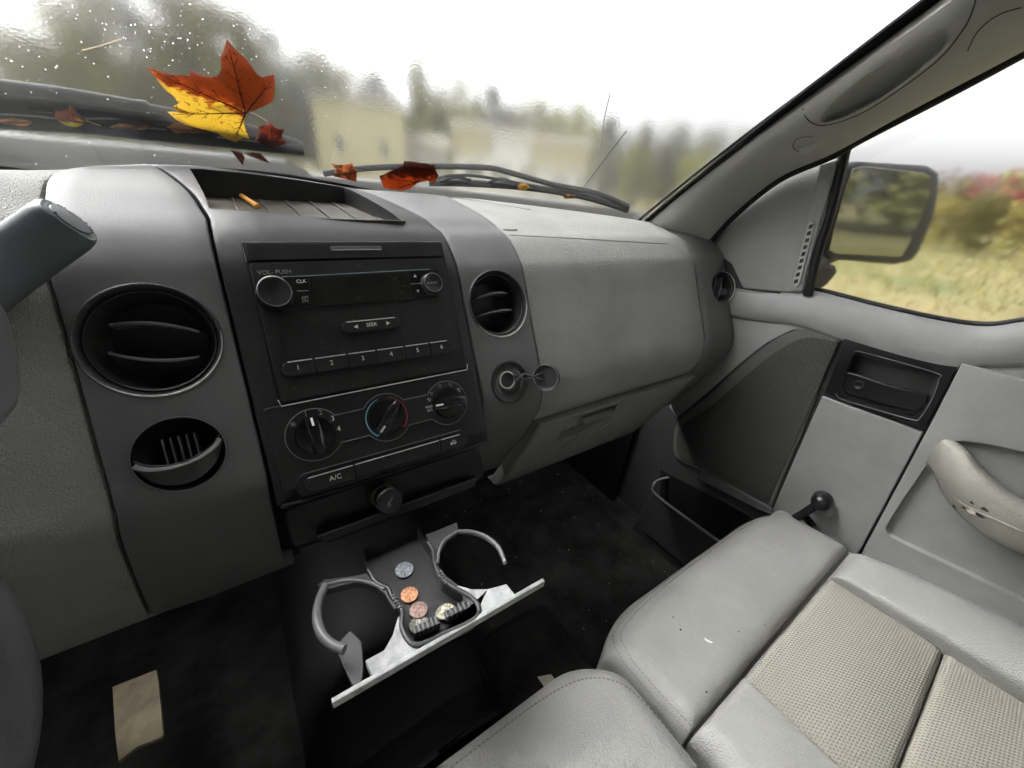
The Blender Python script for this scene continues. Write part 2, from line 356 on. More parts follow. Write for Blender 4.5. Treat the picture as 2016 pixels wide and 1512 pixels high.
for i in range(n):
    for j in range(n): x, y = gc(i), gc(j); V.append((x, y, gz(x, y) if math.hypot(x, y) < 300 else .035 * max(0, min(x, 200) - 8)))
for i in range(n - 1):
    for j in range(n - 1): F.append([i * n + j, (i + 1) * n + j, (i + 1) * n + j + 1, i * n + j + 1])
tag(mk('ground', V, F, gm, smooth=80), kind='structure')

def folmat(name, cs):
    m, n_, b_, N_, L_ = newmat(name); oi = N_('ShaderNodeTexCoord'); no = N_('ShaderNodeTexNoise'); no.inputs['Scale'].default_value = 1.1; no.inputs['Detail'].default_value = 4; L_(oi.outputs['Object'], no.inputs['Vector'])
    rp = N_('ShaderNodeValToRGB'); e = rp.color_ramp.elements; e[0].position = .35; e[0].color = cs[0] + (1,); e[1].position = .65; e[1].color = cs[1] + (1,); L_(no.outputs['Fac'], rp.inputs[0]); L_(rp.outputs[0], b_.inputs['Base Color']); b_.inputs['Roughness'].default_value = .9; b_.inputs['Specular IOR Level'].default_value = .1
    return m
FM = {'grn': folmat('grey_green_foliage', ((.145, .16, .05), (.29, .285, .10))), 'yel': folmat('yellow_green_foliage', ((.13, .13, .03), (.26, .20, .06))),
      'red': folmat('red_foliage', ((.22, .03, .05), (.36, .07, .09))), 'gry': folmat('bare_grey_foliage', ((.10, .11, .085), (.19, .19, .15))), 'bush': folmat('olive_bush', ((.08, .10, .03), (.20, .16, .055)))}
bark = plastic('bark', (.09, .08, .065), .9, 20, .5, .3)
def crown_mesh(seed, h, r, leaf, nl, low=.25, conic=0):
    q = random.Random(seed); V = []; F = []; cl = []
    for _ in range(34):
        z = low + (1 - low) * q.random(); rr = r * (math.sin(math.pi * min(1, (z - low) / (1 - low) * .86 + .12)) ** .6 if not conic else (1 - (z - low) / (1 - low)) * .95 + .05)
        a = q.random() * 6.283; d = rr * math.sqrt(q.random()) * .8; cl.append((Vector((d * math.cos(a), d * math.sin(a), z * h)), r * (.18 + .2 * q.random())))
    for _ in range(nl):
        c, cr = q.choice(cl); v = Vector((q.gauss(0, 1), q.gauss(0, 1), q.gauss(0, 1))).normalized() * cr * (q.random() ** .4); p = c + v
        a = Vector((q.gauss(0, 1), q.gauss(0, 1), q.gauss(0, 1))).normalized(); b = a.orthogonal().normalized(); s = leaf * (.5 + q.random()); o = len(V)
        V += [p + a * s, p + b * s * .6, p - a * s, p - b * s * .6]; F.append([o, o + 1, o + 2, o + 3])
    me = bpy.data.meshes.new('crown'); me.from_pydata([tuple(v) for v in V], [], F); return me
def trunk_mesh(seed, h, r):
    q = random.Random(seed); ps = [tube_geo([Vector((0, 0, -.3)), Vector((.1 * q.gauss(0, 1), .1 * q.gauss(0, 1), h * .5)), Vector((.3 * q.gauss(0, 1), .3 * q.gauss(0, 1), h * .92))], lambda t: r * (1 - .85 * t), 7)]
    for _ in range(6):
        z = h * (.3 + .5 * q.random()); a = q.random() * 6.283; L = h * .22
        ps.append(tube_geo([Vector((0, 0, z)), Vector((math.cos(a) * L, math.sin(a) * L, z + L * .7))], lambda t: r * .35 * (1 - .8 * t), 5))
    V, F = join(ps); me = bpy.data.meshes.new('trunk'); me.from_pydata([tuple(v) for v in V], [], F); me.materials.append(bark); return me
TV = {}
for key, (h, r, conic, low) in {'tall': (1, .20, 0, .15), 'round': (1, .42, 0, .2), 'cone': (1, .22, 1, .08)}.items():
    for k in range(3): TV[key, k] = (crown_mesh(11 * k + len(key), h, r, .028, 1500, low, conic), trunk_mesh(k + 5, h, .018))
def tree(name, x, y, h, kind, col, label, cat='tree', group=None, wide=1.0):
    q = R_.randrange(3); cm, tm = TV[kind, q]
    if not cm.materials: cm.materials.append(None)
    root = thing(name, (x, y, gz(x, y) if abs(x) < 300 else 0), label, cat, group); root.rotation_euler.z = R_.random() * 6.28; root.scale = (h * wide, h * wide, h)
    for nm, me, mt in (('crown', cm, FM[col]), ('trunk', tm, bark)):
        o = bpy.data.objects.new(nm, me); C.objects.link(o); o.parent = root
        if nm == 'crown': o.material_slots[0].link = 'OBJECT'; o.material_slots[0].material = mt
def tz(px, d):
    """direction of a pixel column at the horizon, d metres away"""
    r = ray(px, 320 + .043 * px * 1.0); v = Vector((r.x, r.y, 0)).normalized() * d; return v.x, v.y
def hgt(px, py, d):
    r = ray(px, py); return 1.7 + d * r.z / math.hypot(r.x, r.y)
# tree line seen through the windscreen: (pixel column, pixel of the top, distance, kind, colour, how it looks)
TL_ = [(-120, 10, 42, 'round', 'grn', 'grey green tree at the far left edge of the windscreen view'),
 (10, 55, 44, 'round', 'grn', 'rounded grey green tree above the left end of the driver wiper'),
 (110, 75, 50, 'tall', 'gry', 'low greyish tree left of the scratch on the windscreen'),
 (190, 20, 46, 'round', 'grn', 'broad green tree between the left edge and the tall pair'),
 (270, -10, 48, 'tall', 'grn', 'tall tree straight above the left tip of the big maple leaf'),
 (330, -25, 52, 'tall', 'gry', 'pale narrow tree just left of the big maple leaf tip'),
 (400, 0, 45, 'tall', 'grn', 'tall green tree behind the top of the big maple leaf'),
 (465, 20, 47, 'round', 'grn', 'full green tree right behind the red tip of the maple leaf'),
 (530, 25, 50, 'cone', 'grn', 'pointed tree just right of the big maple leaf'),
 (585, 85, 55, 'round', 'gry', 'grey tree where the tree line starts to fall away'),
 (640, 120, 60, 'round', 'grn', 'green tree behind the left corner of the cream building'),
 (700, 140, 64, 'tall', 'grn', 'slim tree over the roof of the cream building'),
 (760, 165, 66, 'round', 'gry', 'low grey tree over the right part of the cream building'),
 (828, 135, 62, 'cone', 'grn', 'small pointed evergreen standing out of the middle tree line'),
 (890, 175, 70, 'round', 'grn', 'green tree between cream building and tan building'),
 (960, 185, 72, 'round', 'gry', 'grey tree above the white walled house'),
 (1040, 190, 74, 'round', 'grn', 'dark tree above the gap between the white houses'),
 (1120, 212, 76, 'round', 'grn', 'broad dark tree above the tan house at the right'),
 (1185, 235, 70, 'tall', 'gry', 'thin grey tree beside the leaning twig on the windscreen'),
 (1245, 245, 40, 'tall', 'gry', 'bare grey tree at the left of the right hand thicket'),
 (1310, 240, 38, 'round', 'gry', 'bare grey tree in the middle of the right hand thicket'),
 (1375, 245, 40, 'tall', 'gry', 'bare grey tree next to the pillar, left one'),
 (1440, 265, 42, 'round', 'gry', 'bare grey tree half behind the windscreen pillar'),
 (1520, 270, 44, 'round', 'grn', 'green tree hidden mostly by the windscreen pillar')]
for px, py, d, k, c, lb in TL_:
    x, y = tz(px, d); h = hgt(px, py, math.hypot(x, y)) - gz(x, y); tree('tree', x, y, max(3, h), k, c, lb, 'tree', 'trees beyond the windscreen', 1.15)
    if 1:
        x, y = tz(px + 35, d + 9); tree('tree', x, y, max(3, h * .88), 'round', c, lb.replace('tree', 'tree further back', 1) if 0 else 'dim farther ' + lb, 'tree', 'second row of trees', 1.45)
for px, py, d, c, lb in [(1190, 292, 30, 'gry', 'dark grey bush behind the two leaning twigs'), (1250, 285, 28, 'grn', 'dark green bush in front of the bare thicket, left one'), (1310, 292, 29, 'gry', 'grey bush in the middle front of the thicket'), (1370, 298, 28, 'grn', 'green bush in front of the thicket nearest the pillar foot'), (1440, 300, 30, 'gry', 'grey bush behind the pillar foot')]:
    x, y = tz(px, d); h = hgt(px, py, d) - gz(x, y); tree('shrub', x, y, max(1.5, h), 'round', c, lb, 'shrub', 'undergrowth of the thicket', 1.3)
# scrub seen through the wing window
for px, py, d, c, lb in [(1560, 352, 34, 'bush', 'olive shrub hidden by the pillar'), (1700, 362, 36, 'bush', 'olive shrub behind the mirror housing'), (1800, 350, 38, 'bush', 'olive shrub at the right rim of the mirror'),
      (1865, 342, 40, 'red', 'pinkish red shrub right beside the mirror'), (1905, 352, 36, 'bush', 'olive shrub between the two red shrubs'), (1945, 346, 38, 'red', 'bright red shrub right of the mirror'),
      (1995, 338, 40, 'grn', 'dark green shrub at the right edge of the picture'), (2060, 335, 40, 'red', 'red shrub beyond the right edge of the picture'), (2140, 320, 42, 'grn', 'green shrub beyond the right edge of the picture'),
      (1880, 400, 24, 'yel', 'yellow green bush in front of the red shrubs'), (1960, 405, 22, 'bush', 'olive bush in the field in front of the bright red shrub'), (2040, 395, 25, 'yel', 'yellow bush in the field at the far right')]:
    x, y = tz(px, d); h = hgt(px, py, d) - gz(x, y); tree('shrub', x, y, max(1.2, h), 'round', c, lb, 'shrub', 'shrubs at the edge of the field', 1.3 if c == 'red' else 1.5)
# scrub behind the truck that the mirror shows
for i in range(9):
    x, y = 9 + i * 4.2, -24 - 3 * (i % 3); tree('tree', x, y, 7 + 1.5 * (i % 3), 'round', ('grn', 'grn', 'yel')[i % 3], 'tree reflected in the mirror, ' + ('outermost', 'second', 'third', 'fourth', 'middle', 'sixth', 'seventh', 'eighth', 'innermost')[i] + ' of the row behind the truck', 'tree', 'trees reflected in the side mirror', 1.9)

def house(px0, px1, ptop, d, wallc, label, roof=.15, deep=8, base=0):
    (x0, y0), (x1, y1) = tz(px0, d), tz(px1, d); u = Vector((x1 - x0, y1 - y0, 0)); W = u.length; u.normalize(); v = Vector((-u.y, u.x, 0))
    if v.dot(Vector((x0, y0, 0))) < 0: v = -v
    o = Vector((x0, y0, 0)); top = hgt((px0 + px1) / 2, ptop, d); eave = top * (1 - roof); root = thing('house', o + u * W / 2, label, 'house')
    wm = plastic('render_' + label[:6].strip(), wallc, .85, 8, .2, .08); rm = M['roof'] if 'roof' in M else M.setdefault('roof', plastic('roofing', (.24, .22, .18), .9, 12, .4, .15))
    pts = [o, o + u * W, o + u * W + v * deep, o + v * deep]
    V = [p + Vector((0, 0, 0)) for p in pts] + [p + Vector((0, 0, eave)) for p in pts] + [o + v * deep / 2 + Vector((0, 0, top)), o + u * W + v * deep / 2 + Vector((0, 0, top))]
    mk('wall', V, [[0, 1, 5, 4], [1, 2, 6, 9, 5], [2, 3, 7, 6], [3, 0, 4, 8, 7], [4, 5, 9, 8], [6, 7, 8, 9], [3, 2, 1, 0]], wm, root, smooth=0)
    for sgn, a, b in ((-1, 4, 5), (1, 7, 6)):
        e0, e1, r0, r1_ = V[a], V[b], V[8], V[9]; dn = (e0 - r0).normalized()
        q = [e0 + dn * .4 - u * .4, e1 + dn * .4 + u * .4, r1_ + u * .4, r0 - u * .4]; q = [p + Vector((0, 0, .06)) for p in q]
        slab('roof', [p + Vector((0, 0, .12)) for p in q], (0, 0, 1), .12, rm, root, smooth=0)
    nw = max(2, int(W / 3)); g = M.setdefault('far_pane', plastic('window_pane_dark', (.05, .06, .07), .1, 0, 0, .1)); fr = M['white']
    for i in range(nw):
        c = o + u * (W * (i + .5) / nw) - v * .03 + Vector((0, 0, eave * .55)); w2 = box('window', c, .95, .10, 1.25, fr, root, ax=(u, v, Vector((0, 0, 1))), smooth=0)
        box('pane', c - v * .03, .8, .1, 1.1, g, w2, ax=(u, v, Vector((0, 0, 1))), smooth=0)
house(632, 800, 190, 48, (.60, .56, .36), 'large cream building nearest the middle of the windscreen', .08)
house(800, 880, 262, 50, (.50, .49, .45), 'low off white house right of the cream building', .2)
house(888, 962, 232, 54, (.54, .49, .32), 'narrow tan house behind the right wiper', .1)
house(965, 1040, 250, 52, (.78,.80,.80), 'white walled house in the middle of the view', .12)
house(1042, 1150, 262, 50, (.50, .45, .30), 'tan house with brown roof at the right of the row', .12)
house(1330, 1400, 300, 60, (.55, .60, .58), 'pale house showing through the thicket near the pillar', .15)
house(-60, 62, 105, 36, (.55, .52, .47), 'pale house at the left edge above the driver wiper', .15)
# parked white vehicles as pale shapes in front of the row of houses
def far_car(px, py, d, label):
    x, y = tz(px, d); r = thing('parked_van', (x, y, gz(x, y)), label, 'van'); z = hgt(px, py, d)
    u = Vector((-y, x, 0)).normalized(); v = Vector((x, y, 0)).normalized(); b = Vector((x, y, z * .5))
    prof_ = [(-2.2, .35), (-2.2, 1.1), (-1.9, 1.7), (-1.0, 2.1), (2.0, 2.1), (2.2, 1.3), (2.2, .35)]; s = z / 2.1
    body = slab('body', [Vector((x, y, 0)) - v * .95 + u * a * s + Vector((0, 0, h * s)) for a, h in prof_], -v, 1.9, M['white'], r, .08)
    for a in (-1.3, .0, 1.3): box('window', Vector((x, y, 1.62 * s)) - v * .96 + u * a * s, .9 * s, .05, .45 * s, M['far_pane'], r, ax=(u, v, Vector((0, 0, 1))))
    for a in (-1.4, 1.4): lathe('wheel', Vector((x, y, .36 * s)) - v * .9 + u * a * s, v, [(.34 * s, -.1), (.34 * s, .1)], M['rubber'], r, 20)
far_car(985, 318, 34, 'white van parked before the white walled house')
far_car(1100, 338, 36, 'white van parked before the tan house, partly behind the wiper')

V = []; F = []; q = random.Random(3)
for i in range(42000):
    x = 7 + 38 * q.random() ** 1.3; y = -14 + 36 * q.random(); h = .08 + .28 * q.random() * (noise.noise(Vector((x * .25, y * .25, 1))) + .6); a = q.random() * 6.28; wd = .012 + .018 * q.random(); z = gz(x, y); o = len(V); lx, ly = q.gauss(0, .12), q.gauss(0, .12)
    V += [(x - math.cos(a) * wd, y - math.sin(a) * wd, z - .05), (x + math.cos(a) * wd, y + math.sin(a) * wd, z - .05), (x + lx, y + ly, z + max(.08, h))]; F.append([o, o + 1, o + 2])
tag(mk('tall_grass', V, F, folmat('dry_grass', ((.15, .16, .045), (.27, .20, .08))), smooth=0), 'dry yellow green grass over the field', 'grass', kind='stuff')
# ================================================================== CAB SHELL
floor = box('cab_floor', (.115, .0, .70), 1.80, 2.6, .04, M['carpet']); tag(floor, kind='structure')
V, F = join([tube_geo(spline([(.115, .35 - .0 * i, .70)] * 1 + [(.115, .35, .70), (.115, 1.2, .80)], 4), .20, 20, sq=.75)])
tn = tag(mk('transmission_tunnel', V, F, M['vinyl']), kind='structure')
fw = slab('firewall', [(-.78, .86, .72), (1.01, .86, .72), (1.01, 1.06, 1.30), (1.01, 1.06, 1.62), (-.78, 1.06, 1.62), (-.78, 1.06, 1.30)][:0] or [(-.78, .93, .68), (1.01, .93, .68), (1.01, .99, 1.62), (-.78, .99, 1.62)], (0, -1, 0), .03, M['vinyl'], bev=0); tag(fw, kind='structure')
hl = slab('headliner', [(-.66, .22, 2.045), (.90, .22, 2.045), (.95, -.2, 2.06), (.95, -1.25, 2.06), (-.72, -1.25, 2.06), (-.72, -.2, 2.06)], (0, 0, -1), .04, M['headliner'], bev=.01); tag(hl, kind='structure')
bw = [(-.75, -1.27, .70), (1.0, -1.27, .70), (1.0, -1.27, 2.06), (-.75, -1.27, 2.06)]
back = slab('cab_rear_wall', bw, (0, 1, 0), .04, M['door']); cutwith(back, *slabgeo([(-.5, -1.2, 1.45), (.75, -1.2, 1.45), (.75, -1.2, 1.9), (-.5, -1.2, 1.9)], (0, 1, 0), .2)); tag(back, kind='structure')
ld = slab('cab_left_wall', [(-.76, 1.0, .70), (-.76, -1.27, .70), (-.76, -1.27, 2.06), (-.76, .15, 2.06), (-.76, .72, 1.62), (-.76, 1.0, 1.62)], (1, 0, 0), .05, M['door'])
cutwith(ld, *slabgeo([(-.70, .45, 1.52), (-.70, -.60, 1.52), (-.70, -.60, 1.97), (-.70, .10, 1.97)], (1, 0, 0), .2)); tag(ld, kind='structure')
lw = slab('left_window_glass', [(-.78, .46, 1.51), (-.78, -.61, 1.51), (-.78, -.61, 1.98), (-.78, .10, 1.98)], (1, 0, 0), .004, M['cglass']); tag(lw, kind='structure')
rw = slab('rear_window_glass', [(-.51, -1.29, 1.44), (.76, -1.29, 1.44), (.76, -1.29, 1.91), (-.51, -1.29, 1.91)], (0, 1, 0), .004, M['cglass']); tag(rw, kind='structure')

# ================================================================== DASHBOARD
D = thing('dashboard', (.115, .55, 1.30), 'grey moulded dashboard with round vents spanning the cab under the windscreen', 'dashboard')
EDGE = [(-.75, .60, 1.655), (-.61, .70, 1.655), (-.42, .80, 1.662), (-.21, .90, 1.668), (-.165, .94, 1.678), (.04, .95, 1.688), (.139, .94, 1.683), (.264, .90, 1.671), (.42, .84, 1.672), (.643, .76, 1.663), (.82, .68, 1.654), (.98, .58, 1.64)]
def edge(x):
    for a, b in zip(EDGE, EDGE[1:]):
        if x <= b[0]:
            t = (x - a[0]) / (b[0] - a[0]); t = max(0, min(1, t)); return a[1] + (b[1] - a[1]) * t, a[2] + (b[2] - a[2]) * t
    return EDGE[-1][1], EDGE[-1][2]
def prof(x, low='mid', top0=None):
    ey, ez = edge(x); k = max(0, min(1, (x - .2) / .6)); k2 = max(0, min(1, (x + .142) / .4))
    p = [(ey, ez), (.66 + (ey - .66) * .5, ez + .001)] if ey > .70 else [(ey, ez), (.66 + (ey - .66) * .5, ez - .001)]
    zt = lambda a, b: a + (b - a) * k
    A_ = [(.632, 1.676), (.571, 1.656), (.533, 1.636), (.510, 1.612)]; B_ = [(.625, 1.652), (.576, 1.638), (.545, 1.628), (.514, 1.604)]
    p += [(a[0] + (b[0] - a[0]) * k2, a[1] + (b[1] - a[1]) * k2) for a, b in zip(A_, B_)]
    p += [(.497, 1.584), (.4735, 1.535), (.457, 1.503), (.441, 1.473), (.421, 1.432)]
    if low == 'mid': p += [(.405, 1.395), (.393, 1.362), (.386, 1.33), (.377, 1.29)]
    elif low == 'left': p += [(.405, 1.400), (.406, 1.378), (.418, 1.342), (.460, 1.239), (.500, 1.155)]
    elif low == 'c': p += [(.415, 1.407), (.417, 1.375), (.440, 1.322), (.483, 1.242), (.52, 1.18)]
    elif low == 'stack': p += [(.403, 1.395), (.391, 1.368)]
    return [Vector((x, y, z)) for y, z in p]
def warp(p):
    if p.y > .56 and -.142 < p.x < .366 and p.z > 1.6:
        t = (p.y - .56) / .24; w_ = min(1, (p.x + .142) / .12) if p.x < 0 else (1 if p.x < .256 else max(0, (.366 - p.x) / .11)); return Vector((p.x - .050 * t * w_, p.y, p.z))
    if p.x < -.021 and p.y < .5 and p.z < 1.40:
        t = (1.40 - p.z) / .245; w_ = .3 + .7 * min(1, (-.021 - p.x) / .121); return Vector((p.x - .048 * t * w_ , p.y, p.z))
    return p
def segment(name, x0, x1, mat, low='mid', nx=6, off=0, thick=.05, endr=.004, z_cut=None, low2=None, parent=D, ybulge=None):
    xs = [x0, x0 + endr * .3, x0 + endr] + [x0 + endr + (x1 - x0 - 2 * endr) * i / nx for i in range(1, nx)] + [x1 - endr, x1 - endr * .3, x1]
    dr = [endr, endr * .3, 0] + [0] * (nx - 1) + [0, endr * .3, endr]
    rows = []
    for x, dd in zip(xs, dr):
        P = spline(prof(x, low), 5)
        if low2:
            Q = spline(prof(x, low2), 5); t = (x - x0) / (x1 - x0); t = t * t * (3 - 2 * t)
            if len(P) == len(Q): P = [a.lerp(b, t) for a, b in zip(P, Q)]
        P = [warp(p) for p in P]
        n = len(P); O = []
        for i, p in enumerate(P):
            d = (P[min(i + 1, n - 1)] - P[max(i - 1, 0)]); nn = Vector((0, d.z, -d.y)).normalized()
            O.append((p, nn))
        front = [p + nn * (off - dd) for p, nn in O]
        backp = [p - nn * thick for p, nn in O]
        rows.append(front + backp[::-1])
    m = len(rows[0]); V = [p for r in rows for p in r]; F = []
    for i in range(len(rows) - 1):
        for j in range(m): F.append([i * m + j, (i + 1) * m + j, (i + 1) * m + (j + 1) % m, i * m + (j + 1) % m])
    h = m // 2
    for base in (0, (len(rows) - 1) * m):
        for j in range(h - 1): F.append([base + j, base + j + 1, base + m - 2 - j, base + m - 1 - j])
    return mk(name, V, F, mat, parent, smooth=38)
G = .0012
left_pad = segment('padded_panel', -.74, -.142 - G, M['pad'], 'left', 8, off=-.003)
left_trim = segment('trim_panel', -.142 + G, -.020 - G, M['trim'], 'left', 6, thick=.03)
stack = segment('centre_panel', -.020 + G, .253 - G, M['dark'], 'stack', 6)
right_trim = segment('trim_panel', .253 + G, .365 - G, M['trim'], 'c', 6, thick=.016)
airbag = segment('airbag_panel', .365 + G, .83 - G, M['pad'], 'c', 6, off=-.002, thick=.016)
end_cap = segment('end_trim', .83 + G, .955, M['trim'], 'c', 6, endr=.012, thick=.018)
left_pad['label'] = 'leather grained grey pad left of the seam'; airbag['label'] = 'leather grained passenger airbag cover'
# trim the airbag cover at the crease above the glove box
cutwith(airbag, *slabgeo([(.3, .3, 1.345), (.3, .9, 1.345), (.9, .9, 1.345), (.9, .3, 1.345)], (0, 0, 1), .3))
# glove box door below the crease
gp = [(.413, 1.343), (.419, 1.335), (.452, 1.262), (.50, 1.17), (.532, 1.115), (.545, 1.108)]
rows = []
xs = [.372, .376, .42, .6, .78, .822, .826]
for i, x in enumerate(xs):
    dd = .004 if i in (0, len(xs) - 1) else 0
    rows.append([Vector((x, y + dd, z)) for y, z in gp] + [Vector((x, y + .03, z)) for y, z in gp[::-1]])
m = len(rows[0]); V = [p for r in rows for p in r]; F = []
for i in range(len(rows) - 1):
    for j in range(m): F.append([i * m + j, (i + 1) * m + j, (i + 1) * m + (j + 1) % m, i * m + (j + 1) % m])
for base in (0, (len(rows) - 1) * m):
    for j in range(m // 2 - 1): F.append([base + j, base + j + 1, base + m - 2 - j, base + m - 1 - j])
glove = mk('glove_box', V, F, M['grey'], D, smooth=30)
GN = Vector((0, -.90, -.44)).normalized(); GU = Vector((0, -.44, .90))
def PG(px, py, o=0):
    r = ray(px, py); q = Vector((0, .475, 1.218)) + GN * o; return CAM + r * ((q - CAM).dot(GN) / r.dot(GN))
cutwith(glove, *slabgeo([PG(x, y, .02) for x, y in [(1106, 884), (1122, 856), (1160, 836), (1228, 812), (1216, 832), (1184, 850), (1145, 870)]], GN, .036))
slab('latch_recess', [PG(x, y, -.014) for x, y in [(1095, 890), (1115, 848), (1235, 802), (1215, 850), (1150, 880)]], GN, .004, M['door_dk'] if 'door_dk' in M else M['dark'], glove)
lt = slab('latch', [PG(x, y, .004) for x, y in [(1108, 882), (1138, 862), (1180, 846), (1212, 826), (1215, 833), (1185, 856), (1140, 875)]], GN, .008, M['grey'], glove, .002)
slab('ridge', [PG(x, y, .002) for x, y in [(1150, 832), (1236, 802), (1238, 806), (1152, 837)]], GN, .01, M['grey'], glove, .001)
# knee panel under the pad on the driver side and lower right trim
slab('knee_panel', [(-.74, .400, 1.27), (-.144, .376, 1.268), (-.144, .52, 1.14), (-.74, .52, 1.14)][:0] or [(-.78, .53, 1.148), (-.03, .53, 1.148), (-.03, .68, 1.16), (-.78, .68, 1.16)], (0, -.3, -1), .01, M['dark'], D)
slab('lower_filler', [(-.02, .49, 1.19), (.30, .47, 1.215), (.36, .60, 1.08), (-.02, .62, 1.08)], (0, -.7, -.7), .02, M['black'], D)
slab('side_filler', [(-.075, .425, 1.372), (-.012, .425, 1.372), (-.012, .54, 1.13), (-.10, .54, 1.13)], (0, -.9, -.43), .01, M['black'], D)
# seams carved as thin dark gasket strips between panels stay open gaps (G); dark backing behind them
slab('seam_backing', [(-.74, .54, 1.60), (.95, .54, 1.60), (.95, .46, 1.30), (-.74, .46, 1.30)], FN, .01, M['black'], D)

# ---- surface probe
def bvh_of(objs):
    V = []; F = []
    for o in objs:
        off = len(V); wl = worldloc(o); V += [v.co + wl for v in o.data.vertices]; F += [[i + off for i in p.vertices] for p in o.data.polygons]
    return BVHTree.FromPolygons(V, F)
BV = bvh_of([left_trim, stack, right_trim, airbag, end_cap, left_pad])
def S(px, py, o=0.0):
    r = ray(px, py).normalized(); h = BV.ray_cast(CAM, r)
    p, nn = (h[0], h[1]) if h[0] is not None else (PP(px, py), FN)
    if nn.dot(r) > 0: nn = -nn
    return p + nn * o, nn

M['vent'] = plastic('vent_barrel', (.045, .046, .046), .4, 700, .1, .2)
# ---- air vents
def air_vent(px, py, R, name, tilt, vanes=((.018, 0), (-.016, 0)), hosts=(), nrm=None, label=None, x=None, vw=1.0, lean=.0):
    c, nn = S(px, py); nn = Vector(nrm).normalized() if nrm else nn
    for i, h in enumerate(hosts):
        V, F = lathe_geo(c, nn, [(R, -.10), (R, .08)], 72); cutwith(h, V, F)
    ds = R / .0545
    bowl = lathe(name, c, nn, [(r_, h_ * (ds if h_ < 0 else 1)) for r_, h_ in [(R * .995, -.016), (R * 1.02, .0005), (R * .985, .0022), (R * .95, .0005), (R * .93, -.003), (R * .92, -.010), (R * .905, -.0105), (R * .90, -.006), (R * .875, -.006), (R * .86, -.012), (R * .83, -.030), (R * .7, -.048), (R * .3, -.056), (.0005, -.057)]], M['vent'], D, 72, cap=False, smooth=50)
    if label: bowl['label'] = label
    a, u, v = frame(nn); xx = (XD - nn * XD.dot(nn)).normalized(); up = nn.cross(xx); up = up if up.z > 0 else -up
    ct, st = math.cos(tilt), math.sin(tilt); u = xx * ct + up * st; v = up * ct - xx * st
    for hgt_, bend in vanes:
        half = math.sqrt(max(0.0001, (R * .80) ** 2 - hgt_ ** 2)) * vw; V = []; F = []; n = 14
        for i in range(n + 1):
            t = -1 + 2 * i / n; q = c + u * (t * half) + v * (hgt_ + bend * (1 - t * t)) - nn * (.004 + .010 * t * t + .0)
            th = .0016
            V += [q + v * th, q - v * th, q - nn * .026 * ds - v * (th * .5) + v * lean, q - nn * .026 * ds + v * (th * .5) + v * lean]
        for i in range(n):
            for k in range(4): F.append([i * 4 + k, (i + 1) * 4 + k, (i + 1) * 4 + (k + 1) % 4, i * 4 + (k + 1) % 4])
        F += [[0, 1, 2, 3], [n * 4 + 3, n * 4 + 2, n * 4 + 1, n * 4]]
        vn = mk('vane', V, F, M['rim2'], bowl, smooth=40); bevel(vn, .0008, 2)
    tube('ring_edge', [c + nn * .0012 + (u * math.cos(t) + v * math.sin(t)) * R * .985 for t in [2 * math.pi * i / 60 for i in range(60)]], .0008, M['rim'], bowl, 6, True)
    tube('ring_glint', [c + nn * .0016 + (u * math.cos(t) + v * math.sin(t)) * R * .992 for t in [math.radians(-150 + 5 * i) for i in range(34)]], lambda t: .0003 + .0010 * math.sin(math.pi * t), M['bead'], bowl, 6)  # highlight painted as a pale arc on part of the rim
    tube('ring_glint', [c - nn * .004 * ds + (u * math.cos(t) + v * math.sin(t)) * R * .885 for t in [math.radians(-130 + 5 * i) for i in range(26)]], lambda t: .0002 + .0007 * math.sin(math.pi * t), M['rim'], bowl, 6)
    return bowl
M['rim2'] = plastic('vane_plastic', (.15, .152, .155), .3, 0, 0, .2)
air_vent(300, 670, .0545, 'air_vent', -.22, ((.013, .004), (-.013, -.006)), (left_trim,), label='large round vent left of the radio', vw=.82)
air_vent(982, 598, .050, 'air_vent', .06, ((.014, .003), (-.012, .002)), (right_trim,), label='round vent right of the radio', vw=.8)
air_vent(1420, 566, .036, 'air_vent', 1.25, ((.008, .006), (-.008, .006)), (end_cap,), nrm=(-.35, -.86, .36), label='small round vent at the door end')
# lower left pop-out vent: dish with a smiling tray lip and dark fins
c, nn = S(356, 893); Rv = .037
V, F = lathe_geo(c, nn, [(Rv, -.10), (Rv, .08)], 64); cutwith(left_trim, V, F)
lv = lathe('eyeball_vent', c, nn, [(Rv * .995, -.02), (Rv * 1.015, .001), (Rv * .96, .002), (Rv * .9, -.004), (Rv * .6, -.018), (Rv * .3, -.026), (.0005, -.028)], M['black'], D, 64, cap=False, smooth=50)
lv['label'] = 'small round lower vent with a crescent shaped tab'
xx = XD; up = nn.cross(xx); up = up if up.z > 0 else -up
V = []; F = []; n = 20
for i in range(n + 1):
    t = -1 + 2 * i / n; a = t * 1.28
    o_ = c + xx * (Rv * .93 * math.sin(a)) + up * (.004 * t - Rv * .42 * math.cos(a) + Rv * .12) + nn * .006
    w2 = .004 + .0045 * abs(t) ** 1.5
    V += [o_ + up * w2, o_ - up * .002 + nn * .001, o_ - up * (.0165 * (1 - t * t) + .003) - nn * .006, o_ + up * (w2 - .004) - nn * .014]
for i in range(n):
    for k in range(4): F.append([i * 4 + k, (i + 1) * 4 + k, (i + 1) * 4 + (k + 1) % 4, i * 4 + (k + 1) % 4])
F += [[0, 1, 2, 3], [n * 4 + 3, n * 4 + 2, n * 4 + 1, n * 4]]
bevel(mk('tab', V, F, M['vent'], lv, smooth=45), .0007, 2)
TBo = [V[i * 4] * .5 + V[i * 4 + 1] * .5 + nn * .0004 for i in range(n + 1)]
tube('tab_glint', TBo, lambda t: .0022 + .0016 * abs(2 * t - 1), M['rim'], lv, 8, sq=.35)  # lit top of the tab painted as a lighter line
